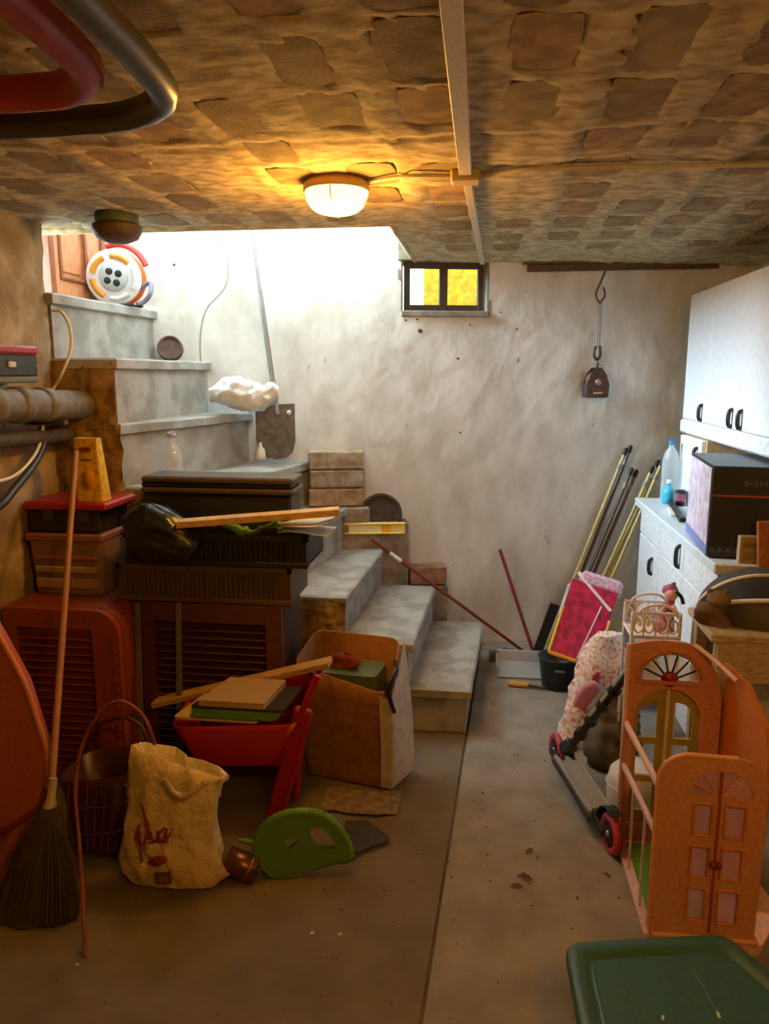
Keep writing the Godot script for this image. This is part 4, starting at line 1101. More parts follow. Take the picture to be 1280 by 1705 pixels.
# ---------------------------------------------------------------- the right side
func base_unit(z0, z1, label, has_handles):
	var t = thing("base_cabinet", label, "cabinet", Vector3(1.1, 0, (z0 + z1) * 0.5), "white base cabinets")
	var white := mk("e6e9ea", 0.45, T.grain, 1.0)
	var st = mb(); span(st, Vector3(0.822, 0.1, z1 + 0.002), Vector3(1.4, 0.832, z0 - 0.002), 0.003); obj("carcass", st, mk("d9cfb4", 0.5, T.grain, 1.0), t)
	st = mb(); span(st, Vector3(0.87, 0.0, z1 + 0.002), Vector3(1.38, 0.1, z0 - 0.002)); obj("plinth", st, mk("b9b6ae", 0.6), t)
	st = mb(); span(st, Vector3(0.8, 0.705, z1 + 0.004), Vector3(0.822, 0.826, z0 - 0.004), 0.004); var dr = obj("drawer", st, white, t)
	st = mb(); span(st, Vector3(0.8, 0.115, z1 + 0.004), Vector3(0.822, 0.698, z0 - 0.004), 0.004); var d = obj("door", st, white, t)
	var blk := mk("1d1d1c", 0.35)
	var zh = [z0 - 0.08, z0 - 0.12, z0 - 0.1][has_handles]
	st = mb(); grip(st, Vector3(0.8, 0.6, zh), 0.075); obj("handle", st, blk, d)
	if has_handles == 2:
		st = mb(); grip(st, Vector3(0.8, 0.765, zh + 0.04), 0.09); obj("handle", st, blk, dr)

func grip(st, at, h):
	tube(st, curve([at + Vector3(0.004, h * 0.5, 0), at + Vector3(-0.012, h * 0.42, 0), at + Vector3(-0.016, 0, 0), at + Vector3(-0.012, -h * 0.42, 0), at + Vector3(0.004, -h * 0.5, 0)], 12), 0.009, 8)

func wall_unit(z0, z1, label, handle_side):
	var t = thing("wall_cabinet", label, "cabinet", Vector3(1.2, 1.27, (z0 + z1) * 0.5), "white wall cabinets")
	var st = mb(); span(st, Vector3(1.022, 1.275, z1 + 0.001), Vector3(1.41, 1.885, z0 - 0.001), 0.002); obj("carcass", st, mk("dfe0dc", 0.5, T.grain, 1.0), t)
	st = mb(); span(st, Vector3(1.0, 1.275, z1 + 0.003), Vector3(1.022, 1.885, z0 - 0.003), 0.004); var d = obj("door", st, mk("e3e6e8", 0.5, T.grain, Vector3(6, 0.6, 6)), t)
	st = mb(); grip(st, Vector3(1.0, 1.32, z0 - 0.06 if handle_side > 0 else z1 + 0.06), 0.07); obj("handle", st, mk("1d1d1c", 0.35), d)

func build_right_clutter():
	var st = mb()
	base_unit(-3.5, -3.95, "white base cabinet nearest the back wall", 1)
	base_unit(-3.08, -3.5, "white base cabinet between its two neighbours under the worktop", 2)
	base_unit(-2.64, -3.08, "white base cabinet with the bare beige side under the black printed box", 0)
	st = mb(); span(st, Vector3(0.775, 0.833, -4.0), Vector3(1.41, 0.87, -2.6), 0.005)
	solo("worktop", st, mk("dbe6ea", 0.35, T.grain, 1.5), Vector3(1.09, 0.833, -3.3), "pale blue grey worktop lying over the white base cabinets", "worktop")
	wall_unit(-3.66, -4.07, "narrow white wall cabinet closest to the back wall", 1)
	wall_unit(-3.215, -3.66, "white wall cabinet with its black handle at the near edge, second from the back wall", 1)
	wall_unit(-2.77, -3.215, "white wall cabinet with its black handle at the far edge, third from the back wall", 0)
	wall_unit(-2.32, -2.77, "white wall cabinet at the edge of the picture, above the black box", 1)
	st = mb(); span(st, Vector3(0.99, 1.205, -4.07), Vector3(1.02, 1.273, -2.32), 0.012)
	solo("pelmet", st, mk("dfe3e8", 0.5, T.grain, 1.0), Vector3(1.0, 1.205, -3.2), "white pelmet board running under the wall cabinets", "pelmet")
	# small cabinet on the worktop
	var t = thing("small_cabinet", "small white cabinet on the far end of the worktop", "cabinet", Vector3(1.19, 0.87, -3.78))
	st = mb(); span(st, Vector3(0.995, 0.872, -3.98), Vector3(1.4, 1.2, -3.585)); obj("carcass", st, mk("c9a87c", 0.5, T.grain, 1.0), t)
	st = mb(); span(st, Vector3(0.975, 0.874, -3.975), Vector3(0.995, 1.198, -3.6), 0.004); var d = obj("door", st, mk("e3e7ea", 0.5), t)
	st = mb(); grip(st, Vector3(0.975, 1.13, -3.655), 0.06); obj("handle", st, mk("1d1d1c", 0.35), d)
	# bottle and small things on the worktop
	var at := Vector3(0.925, 0.87, -3.93)
	t = thing("water_bottle", "clear plastic water bottle with blue cap on the worktop", "bottle", at)
	st = mb(); lathe(st, [Vector2(0.0005, 0.003), Vector2(0.036, 0.0), Vector2(0.042, 0.01), Vector2(0.042, 0.09), Vector2(0.039, 0.1), Vector2(0.042, 0.11), Vector2(0.042, 0.2), Vector2(0.03, 0.245), Vector2(0.014, 0.268), Vector2(0.014, 0.285)], at, 28); obj("bottle_body", st, glass("e0f0f2", 0.35, 0.1), t)
	st = mb(); lathe(st, [Vector2(0.0005, 0.305), Vector2(0.017, 0.304), Vector2(0.018, 0.282)], at, 20); obj("cap", st, mk("1f6fa0", 0.4), t)
	at = Vector3(0.9, 0.87, -3.834)
	t = thing("blue_bottle", "small turquoise bottle before the clear water bottle", "bottle", at)
	st = mb(); lathe(st, [Vector2(0.0005, 0.0), Vector2(0.028, 0.0), Vector2(0.031, 0.01), Vector2(0.03, 0.06), Vector2(0.02, 0.08), Vector2(0.01, 0.086), Vector2(0.01, 0.1), Vector2(0.0005, 0.1)], at, 24); obj("bottle_body", st, mk("3fb4d6", 0.3), t)
	st = mb(); lathe(st, [Vector2(0.0005, 0.118), Vector2(0.011, 0.118), Vector2(0.012, 0.1)], at, 16); obj("cap", st, mk("e6f2f4", 0.4), t)
	at = Vector3(0.942, 0.87, -3.77)
	t = thing("dark_cup", "small dark cup with a red stripe beside the turquoise bottle", "cup", at)
	st = mb(); lathe(st, [Vector2(0.0005, 0.0), Vector2(0.02, 0.0), Vector2(0.026, 0.075), Vector2(0.023, 0.075), Vector2(0.018, 0.006)], at, 20); obj("cup_body", st, mk("2b2030", 0.4), t)
	st = mb(); lathe(st, [Vector2(0.0225, 0.025), Vector2(0.0262, 0.06)], at, 20); obj("stripe", st, mk("a05068", 0.4), t)
	t = thing("brush", "black brush with a white end lying on the worktop edge", "brush", Vector3(0.89, 0.87, -3.631))
	st = mb(); bar(st, Vector3(0.919, 0.882, -3.911), Vector3(0.847, 0.882, -3.325), 0.03, 0.02, Vector3.UP, 0.006); obj("handle", st, mk("151816", 0.4), t)
	st = mb(); bar(st, Vector3(0.873, 0.877, -3.654), Vector3(0.845, 0.877, -3.465), 0.03, 0.012); obj("bristles", st, mk("e8d9d2", 0.7), t)
	# black printed box
	var fl := Vector3(0.77, 0.872, -2.68); var bl := Vector3(0.815, 0.872, -3.14)
	var ez = (fl - bl).normalized(); var ex = Vector3.UP.cross(ez).normalized(); var bb := Basis(ex, Vector3.UP, ez)
	var ctr = (fl + bl) * 0.5 + ex * 0.21
	t = thing("printed_box", "big black printed carton with a pale pink side on the worktop", "carton", ctr)
	st = mb(); box(st, ctr + Vector3(0, 0.16, 0), Vector3(0.42, 0.318, 0.46), 0.004, bb); obj("carton_body", st, mk("24262a", 0.4, T.grain, 1.5), t)
	st = mb(); box(st, ctr + Vector3(0, 0.175, 0) - ex * 0.2095, Vector3(0.004, 0.27, 0.43), 0.001, bb); obj("pale_side", st, mk("ddcfe0", 0.45, T.blotch, 2.5), t)
	st = mb(); box(st, ctr + Vector3(0, 0.022, 0) - ex * 0.2095, Vector3(0.005, 0.036, 0.45), 0.001, bb); obj("blue_band", st, mk("6f80b8", 0.45), t)
	var ff = ctr + ez * 0.23
	st = mb(); box(st, ff + Vector3(0, 0.218, 0), Vector3(0.41, 0.007, 0.003), 0.0005, bb); obj("red_line", st, mk("9a4438", 0.5), t)
	st = mb(); rng.seed = 9
	for k in 9:
		var hh = rng.randf_range(0.012, 0.02)
		box(st, ff + ex * (-0.1 + 0.0155 * k) + Vector3(0, 0.262, 0), Vector3(0.008 if k % 3 else 0.011, hh, 0.002), 0.0003, bb)
	obj("faint_lettering", st, mk("5a5152", 0.5), t)
	st = mb()
	for k in 4: box(st, ff + ex * (-0.195 + 0.026 * k) + Vector3(0, 0.028, 0), Vector3(0.014, 0.016, 0.002), 0.0003, bb)
	obj("faint_mark", st, mk("454a50", 0.5), t)
	at = Vector3(0.901, 0.874, -2.63); at.y = 0.871
	t = thing("small_carton", "small beige carton standing before the black printed carton", "carton", at)
	st = mb(); box(st, at + Vector3(0, 0.046, 0), Vector3(0.088, 0.092, 0.03), 0.002); obj("carton_body", st, mk("a8906c", 0.7, T.grain, 3.0), t)
	st = mb(); box(st, at + Vector3(-0.008, 0.062, 0.015), Vector3(0.05, 0.016, 0.003), 0.0005); obj("printed_mark", st, mk("80663c", 0.7), t)
	st = mb(); box(st, at + Vector3(-0.012, 0.026, 0.015), Vector3(0.042, 0.03, 0.003), 0.0005); obj("printed_mark", st, mk("8c7648", 0.7), t)
	# side table with the hood, plush and orange board
	t = thing("side_table", "beige side table behind the dollhouse carrying the dark hood", "table", Vector3(1.02, 0, -2.46))
	var beige := mk("c2b28e", 0.6, T.wood, Vector3(2, 10, 10))
	st = mb(); span(st, Vector3(0.7, 0.69, -2.6), Vector3(1.4, 0.716, -2.32), 0.004); obj("table_top", st, beige, t)
	st = mb(); span(st, Vector3(0.715, 0.56, -2.345), Vector3(1.38, 0.69, -2.325)); span(st, Vector3(0.715, 0.56, -2.595), Vector3(1.38, 0.69, -2.575)); obj("apron", st, beige, t)
	for x in [0.72, 1.34]:
		for z in [-2.58, -2.345]:
			st = mb(); span(st, Vector3(x, 0, z - 0.01), Vector3(x + 0.04, 0.69, z + 0.025), 0.004); obj("leg", st, beige, t)
	at = Vector3(0.9, 0.717, -2.46)
	t = thing("pram_hood", "dark grey fabric hood with white piping on the side table", "hood", at)
	var hood := mk("4a463f", 0.8, T.grain, 6.0)
	st = mb()
	sheet(st, func(a, v):
		var th = PI * a; var ph = PI * 0.5 * v
		return at + Vector3(-cos(th) * 0.185, sin(th) * cos(ph) * 0.155, -0.1 + sin(th) * sin(ph) * 0.2), 28, 14, Vector3(0, 1, 1))
	obj("fabric", st, hood, t)
	for q in [[0.25, 0.006, "d8d2c6"], [0.62, 0.007, "e6e2da"]]:
		st = mb(); var pts := []
		for k in 25:
			var th = PI * k / 24; var ph = PI * 0.5 * q[0]
			pts.append(at + Vector3(-cos(th) * 0.186, sin(th) * cos(ph) * 0.158 + 0.002, -0.1 + sin(th) * sin(ph) * 0.203))
		tube(st, pts, q[1], 8); obj("piping", st, mk(q[2], 0.6), t)
	st = mb()
	sheet(st, func(a, v):
		var th = PI * a; var ph = PI * 0.5 * lerpf(0.3, 0.58, v)
		return at + Vector3(-cos(th) * 0.187, sin(th) * cos(ph) * 0.157, -0.1 + sin(th) * sin(ph) * 0.203), 28, 6, Vector3(0, 1, 1))
	obj("dark_panel", st, mk("23221f", 0.85, T.grain, 6.0), t)
	at = Vector3(0.726, 0.682, -2.42); at.y = 0.717
	t = thing("plush_toy", "brown fluffy plush toy sitting on the corner of the side table", "plush toy", at)
	st = mb()
	var rg := []
	for k in 9: rg.append(ring(at + Vector3(0, 0.075 * k / 8.0, 0), 0.045 * sqrt(1.0 - pow((k - 3.0) / 5.4, 2)), 0.04 * sqrt(1.0 - pow((k - 3.0) / 5.4, 2)), 2.0, 24, 0.0, 0.02))
	loft(st, rg); obj("body", st, mk("6f5638", 0.95, T.fleck, 9.0, T.fine, 1.0), t)
	st = mb(); rg = []
	for k in 9: rg.append(ring(at + Vector3(0.012, 0.062 + 0.05 * k / 8.0, 0.01), 0.03 * sqrt(1.02 - pow((k - 4.0) / 4.0, 2)), 0.028 * sqrt(1.02 - pow((k - 4.0) / 4.0, 2)), 2.0, 24, 0.0, 0.014))
	loft(st, rg); obj("head", st, mk("7a6040", 0.95, T.fleck, 9.0, T.fine, 1.0), t)
	for s in [-1, 1]:
		st = mb(); lathe(st, [Vector2(0.0005, 0.008), Vector2(0.009, 0.005), Vector2(0.011, 0.0), Vector2(0.009, -0.006)], at + Vector3(0.012 + 0.024 * s, 0.108, 0.008), 12, Basis(Vector3.RIGHT, PI / 2)); obj("ear", st, mk("6a5032", 0.95), t)
	st = mb(); bar(st, Vector3(0.945, 0.718, -2.582), Vector3(0.92, 1.022, -2.586), 0.02, 0.05, Vector3.RIGHT)
	solo("orange_board", st, mk("b06a28", 0.5, T.wood, Vector3(10, 2, 10)), Vector3(0.945, 0.717, -2.582), "orange wooden board standing at the edge beside the small carton", "board")
	build_cot()
	build_poles()
	build_cleaning()
	build_bags()
	build_scooter()
	build_dollhouse()
	build_green_box()

func build_cot():
	var at := Vector3(0.585, 0, -2.68)
	var t = thing("doll_cot", "white wire doll cot with scrolls behind the dollhouse", "doll cot", at)
	var wm := mk("ece6e0", 0.4)
	for z in [-2.61, -2.75]:
		var st = mb(); tube(st, curve([Vector3(0.53, 0.66, z), Vector3(0.555, 0.7, z), Vector3(0.605, 0.715, z), Vector3(0.65, 0.705, z), Vector3(0.675, 0.67, z)], 18), 0.005, 8)
		tube(st, [Vector3(0.52, 0.6, z), Vector3(0.68, 0.6, z)], 0.005, 8)
		tube(st, [Vector3(0.525, 0.685, z), Vector3(0.67, 0.685, z)], 0.004, 8)
		obj("rail", st, wm, t)
		for k in 4:
			st = mb(); var c = Vector3(0.542 + 0.04 * k, 0.642, z); var pts := []
			for j in 26:
				var a = PI * 0.5 + (1 if k % 2 else -1) * TAU * 1.35 * j / 25.0; var r = lerpf(0.04, 0.008, j / 25.0)
				pts.append(c + Vector3(cos(a) * r * 0.6, sin(a) * r, 0))
			tube(st, pts, 0.0042, 6); obj("scroll", st, wm, t)
		for k in 5:
			st = mb(); tube(st, [Vector3(0.522 + 0.04 * k, 0.6, z), Vector3(0.522 + 0.04 * k, 0.69, z)], 0.0035, 6); obj("bar", st, wm, t)
	for x in [0.522, 0.682]:
		for z in [-2.61, -2.75]:
			var st = mb(); tube(st, [Vector3(x, 0.0, z), Vector3(x, 0.68, z)], 0.006, 8); obj("leg", st, wm, t)
		var st = mb(); tube(st, [Vector3(x, 0.6, -2.61), Vector3(x, 0.6, -2.75)], 0.005, 8); obj("rail", st, wm, t)
	var st = mb(); span(st, Vector3(0.522, 0.592, -2.75), Vector3(0.682, 0.6, -2.61), 0.002); obj("cot_floor", st, mk("e6d8d4", 0.7), t)
	var d = thing("doll", "little doll with pink bonnet sitting in the white wire cot", "doll", Vector3(0.645, 0.601, -2.68))
	var rg := []
	st = mb()
	for k in 9: rg.append(ring(Vector3(0.645 + 0.002 * k, 0.602 + 0.115 * k / 8.0, -2.68), lerpf(0.036, 0.012, k / 8.0), lerpf(0.032, 0.012, k / 8.0), 2.2, 20))
	loft(st, rg); obj("dress", st, mk("b8566a", 0.8, T.fleck, 9.0), d)
	st = mb(); lathe(st, [Vector2(0.0005, -0.024), Vector2(0.014, -0.02), Vector2(0.022, -0.008), Vector2(0.024, 0.004), Vector2(0.018, 0.018), Vector2(0.0005, 0.025)], Vector3(0.662, 0.737, -2.675), 20); obj("head", st, mk("e2b09a", 0.5), d)
	st = mb(); lathe(st, [Vector2(0.025, 0.0), Vector2(0.028, 0.008), Vector2(0.022, 0.024), Vector2(0.0005, 0.032)], Vector3(0.66, 0.74, -2.682), 20, Basis(Vector3.RIGHT, -0.5)); obj("bonnet", st, mk("a8587a", 0.8), d)
	st = mb(); tube(st, curve([Vector3(0.672, 0.752, -2.655), Vector3(0.69, 0.735, -2.652), Vector3(0.7, 0.71, -2.66)], 8), 0.007, 6); obj("hair", st, mk("1f1818", 0.7), d)
	for s in [-1, 1]:
		st = mb(); tube(st, [Vector3(0.655 + 0.012 * s, 0.7, -2.665), Vector3(0.65 + 0.035 * s, 0.665, -2.645)], 0.007, 6); obj("arm", st, mk("e2b09a", 0.5), d)

func build_poles():
	var foot := Vector3(0.42, 0.004, -4.16)
	var pale := mk("c3b274", 0.4, T.grain, 6.0); var dark := mk("58504f", 0.45, T.grain, 6.0); var cap := mk("1e1c1a", 0.5)
	var tops := [[Vector3(0.757, 1.083, -4.24), pale, 0.0, "pale brass pole, furthest left of the leaning bundle in the corner"], [Vector3(0.785, 1.093, -4.272), dark, 0.02, "dark pole with the highest black cap in the leaning bundle"], [Vector3(0.79, 0.976, -4.232), dark, 0.035, "shorter dark pole amid the leaning bundle"], [Vector3(0.823, 0.962, -4.265), dark, 0.05, "second shorter dark pole amid the leaning bundle"], [Vector3(0.901, 0.987, -4.237), pale, 0.075, "pale pole crossing before the dark ones in the leaning bundle"], [Vector3(0.937, 1.015, -4.281), pale, 0.09, "pale pole beside the outermost one of the leaning bundle"], [Vector3(0.951, 1.027, -4.233), pale, 0.105, "pale pole leaning lowest, furthest right of the bundle"]]
	for q in tops:
		var f = foot + wall_e * (q[2] * 1.7 - 0.05) + wall_n * (0.012 + q[2] * 0.6)
		f.y = 0.0
		var t = thing("metal_pole", q[3], "pole", f, "poles leaning in the corner")
		var top = q[0]
		var st = mb(); tube(st, [f + Vector3(0, 0.004, 0), top], 0.0095, 10); obj("pole_shaft", st, q[1], t)
		var d = (top - f).normalized()
		st = mb(); tube(st, [top - d * 0.02, top + d * 0.012, top + d * 0.022], [0.013, 0.013, 0.006], 10); obj("end_cap", st, cap, t)
		st = mb(); tube(st, [top - d * 0.1, top - d * 0.07], 0.0125, 10); obj("ring_fitting", st, mk("8f8878", 0.4), t)

func build_cleaning():
	var redm := mk("6f1f1c", 0.45)
	var st = mb()
	tube(st, [Vector3(-0.562, 0.671, -3.72), Vector3(0.266, 0.012, -3.919)], 0.0085, 10)
	var t = thing("red_stick", "long dark red stick sloping from the stairs down to the floor", "stick", Vector3(0.268, 0, -3.951))
	obj("shaft", st, redm, t)
	st = mb()
	var a := Vector3(-0.562, 0.671, -3.72); var e := Vector3(0.266, 0.012, -3.919)
	tube(st, [a.lerp(e, 0.11), a.lerp(e, 0.18)], 0.0105, 10); obj("white_band", st, mk("e4dcd4", 0.5), t)
	st = mb(); tube(st, [Vector3(0.096, 0.542, -4.129), Vector3(0.288, 0.01, -3.981)], 0.0095, 10)
	solo("red_broomstick", st, mk("7a1c1e", 0.45), Vector3(0.29, 0, -4.008), "dark red broomstick leaning upright on the white back wall", "stick")
	st = mb(); bar(st, Vector3(0.302, 0.01, -3.947), Vector3(0.384, 0.311, -3.9), 0.05, 0.012, Vector3.BACK)
	solo("black_board", st, mk("26241f", 0.6, T.grain, 4.0), Vector3(0.304, 0, -3.974), "narrow black board leaning beside the pink package", "board")
	# dustpan
	var c := Vector3(0.218, 0, -3.709)
	t = thing("dustpan", "shiny grey metal dustpan lying on the floor by the back wall", "dustpan", c)
	var mm := mk("c3c8cc", 0.35, T.grain, 4.0, null, 0.5, 0.5)
	st = mb(); span(st, c + Vector3(-0.13, 0.004, -0.13), c + Vector3(0.13, 0.012, 0.09), 0.003); obj("pan", st, mm, t)
	st = mb(); span(st, c + Vector3(-0.13, 0.01, -0.14), c + Vector3(0.13, 0.07, -0.125), 0.003); for s in [-1, 1]: span(st, c + Vector3(0.13 * s - 0.005, 0.01, -0.13), c + Vector3(0.13 * s + 0.005, 0.05, 0.06), 0.003)
	obj("pan_wall", st, mm, t)
	t = thing("hand_brush", "small hand brush with an orange handle before the dustpan", "brush", Vector3(0.205, 0, -3.554))
	st = mb(); bar(st, Vector3(0.14, 0.014, -3.527), Vector3(0.238, 0.014, -3.518), 0.03, 0.022, Vector3.UP, 0.008); obj("handle", st, mk("c98a2c", 0.45), t)
	st = mb(); bar(st, Vector3(0.238, 0.014, -3.518), Vector3(0.316, 0.014, -3.493), 0.012, 0.012); obj("neck", st, mk("2c2620", 0.5), t)
	st = mb()
	sheet(st, func(u, v): return Vector3(lerpf(0.05, 0.24, u), 0.035 * exp(-pow(absf(u - 0.5) * 2.6, 2)) * (1.0 + noise.get_noise_2d(u * 14, v * 14)) * sin(PI * v) + 0.004, lerpf(-4.0, -3.83, v)), 26, 20, Vector3.UP)
	solo("dark_rag", st, mk("3f4438", 0.9, T.fleck, 6.0), Vector3(0.14, 0, -3.92), "dark green rag crumpled on the floor beside the lowest stair", "rag")
	# black bucket
	var at := Vector3(0.379, 0, -3.563)
	t = thing("rubber_bucket", "low black rubber bucket under the pink package", "bucket", at)
	st = mb(); lathe(st, [Vector2(0.0005, 0.0), Vector2(0.075, 0.0), Vector2(0.095, 0.15), Vector2(0.1, 0.155), Vector2(0.09, 0.155), Vector2(0.07, 0.01), Vector2(0.0005, 0.01)], at, 32); obj("bucket_body", st, mk("22241f", 0.5), t)
	st = mb(); box(st, at + Vector3(0.0, 0.11, 0.092), Vector3(0.05, 0.012, 0.012), 0.003); obj("grip", st, mk("7c8484", 0.5), t)

func build_bags():
	# pink package: a leaning box with yellow edges and a clear lilac top
	var lo := Vector3(0.411, 0.222, -3.33); var hi := Vector3(0.536, 0.579, -3.5)
	var d = (hi - lo).normalized(); var z = (Vector3(-0.25, 0, 1) - d * d.dot(Vector3(-0.25, 0, 1))).normalized(); var x = d.cross(z).normalized(); var B := Basis(x, d, z)
	var h = (hi - lo).length()
	var c = lo + d * h * 0.5 - z * 0.07
	var t = thing("pink_package", "pink toy package with yellow edges leaning at the right of the back wall", "package", lo)
	var st = mb(); box(st, c - d * 0.02, Vector3(0.215, h - 0.05, 0.14), 0.006, B); obj("package_body", st, mk("c01e50", 0.35, T.pinks, 3.0), t)
	st = mb()
	var fz = c + z * 0.07
	for s in [-1, 1]: bar(st, fz - d * (h * 0.5 - 0.005) + x * 0.107 * s, fz - d * (-0.02) + x * 0.107 * s, 0.012, 0.012)
	bar(st, fz - d * (h * 0.5 - 0.005) - x * 0.11, fz - d * (h * 0.5 - 0.005) + x * 0.11, 0.014, 0.014)
	obj("yellow_edge", st, mk("d8a422", 0.4), t)
	st = mb(); bar(st, fz + x * 0.1 - d * h * 0.46 - x * 0.08, fz + x * 0.055 + d * h * 0.18, 0.006, 0.008); obj("white_stripe", st, mk("f0dfe4", 0.5), t)
	st = mb(); bar(st, fz - x * 0.09 + d * h * 0.47, fz + x * 0.1 + d * h * 0.16, 0.028, 0.008); obj("white_band", st, mk("f0ece6", 0.5), t)
	st = mb(); box(st, c + d * (h * 0.5 - 0.03) + x * 0.02 + z * 0.004, Vector3(0.2, 0.075, 0.145), 0.02, B); obj("lilac_top", st, mk("cbb8cc", 0.35, T.floral, 5.0), t)
	st = mb(); box(st, c + d * 0.06 - x * 0.112 - z * 0.02, Vector3(0.02, 0.16, 0.1), 0.006, B); obj("mint_side", st, mk("bfe0d4", 0.4), t)
	# floral bag
	lo = Vector3(0.432, 0.042, -2.98); hi = Vector3(0.534, 0.419, -3.15); lo.y = 0.006
	t = thing("floral_bag", "cream bag with pink flower print standing behind the scooter", "bag", lo)
	var rings := []
	st = mb()
	for k in 13:
		var u = k / 12.0
		rings.append(ring(lo.lerp(hi, u), lerpf(0.115, 0.085, u) * (1.0 if k < 11 else 1.0 - 0.2 * (k - 10)), lerpf(0.05, 0.04, u), 3.2, 40, 0.25, 0.014))
	loft(st, rings); obj("bag_body", st, detail(mk("e6dfce", 0.65, T.floral, 3.0, T.crease, 0.5), T.floral2), t)
	st = mb(); lathe(st, [Vector2(0.0005, 0.006), Vector2(0.04, 0.005), Vector2(0.05, 0.0), Vector2(0.052, -0.01)], lo.lerp(hi, 0.38) + Vector3(-0.035, 0, 0.056), 28, Basis(Vector3.BACK, -0.28) * Basis(Vector3.RIGHT, PI / 2) * Basis.from_scale(Vector3(1, 1, 2.1))); obj("pink_patch", st, mk("e08c98", 0.6, T.fleck, 4.0), t)
	st = mb(); lathe(st, [Vector2(0.0005, 0.004), Vector2(0.02, 0.003), Vector2(0.021, 0.0)], lo.lerp(hi, 0.62) + Vector3(-0.02, 0, 0.058), 16, Basis(Vector3.BACK, -0.28) * Basis(Vector3.RIGHT, PI / 2) * Basis.from_scale(Vector3(0.7, 1, 1.7))); obj("red_petal", st, mk("b8324e", 0.6), t)
	st = mb(); tube(st, [lo.lerp(hi, 0.12) + Vector3(0.075, 0, 0.062), lo.lerp(hi, 0.78) + Vector3(0.068, 0, 0.05)], 0.006, 6); obj("brown_piping", st, mk("6a3a38", 0.6), t)
	# brown sack
	var s0 := Vector3(0.5, 0.005, -2.8)
	st = mb(); rings = []
	for k in 12:
		var u = k / 11.0
		rings.append(ring(s0 + Vector3(0.02 * u, 0.3 * u, -0.02 * u), 0.1 * pow(sin(PI * (0.15 + 0.8 * u)), 0.5), 0.08 * pow(sin(PI * (0.15 + 0.8 * u)), 0.5), 2.4, 36, 0.0, 0.02))
	loft(st, rings)
	solo("brown_sack", st, mk("7d6f5c", 0.85, T.stain, 4.0, T.crease, 0.7), s0, "grey brown cloth sack between the scooter and the floral bag", "sack")
	# white tub
	var at := Vector3(0.535, 0.0, -2.47)
	t = thing("white_tub", "round white plastic tub half hidden beside the dollhouse", "tub", at)
	st = mb(); lathe(st, [Vector2(0.0005, 0.0), Vector2(0.075, 0.0), Vector2(0.088, 0.02), Vector2(0.093, 0.12), Vector2(0.085, 0.165), Vector2(0.06, 0.19), Vector2(0.0005, 0.2)], at, 36); obj("tub_body", st, mk("dfe2ea", 0.4), t)
	st = mb(); lathe(st, [Vector2(0.093, 0.118), Vector2(0.097, 0.124), Vector2(0.093, 0.13)], at, 36); obj("rim", st, mk("f0f0f4", 0.4), t)

func wheel(at, ax, t):
	var B := Basis(Quaternion(Vector3.UP, ax))
	var st = mb(); var tp := []
	for k in 17:
		var a = TAU * k / 16; tp.append(Vector2(0.052 + 0.014 * cos(a), 0.014 * sin(a)))
	lathe(st, tp, at, 36, B); var w = obj("wheel", st, mk("b03458", 0.4), t)
	st = mb(); lathe(st, [Vector2(0.012, 0.012), Vector2(0.044, 0.01), Vector2(0.046, 0.0), Vector2(0.044, -0.01), Vector2(0.012, -0.012)], at, 28, B); obj("hub", st, mk("20211f", 0.5), w)
	st = mb(); lathe(st, [Vector2(0.0005, 0.018), Vector2(0.008, 0.017), Vector2(0.009, -0.017), Vector2(0.0005, -0.018)], at, 12, B); obj("axle", st, mk("b9bcbc", 0.3, null, 1.0, null, 0.5, 0.7), w)

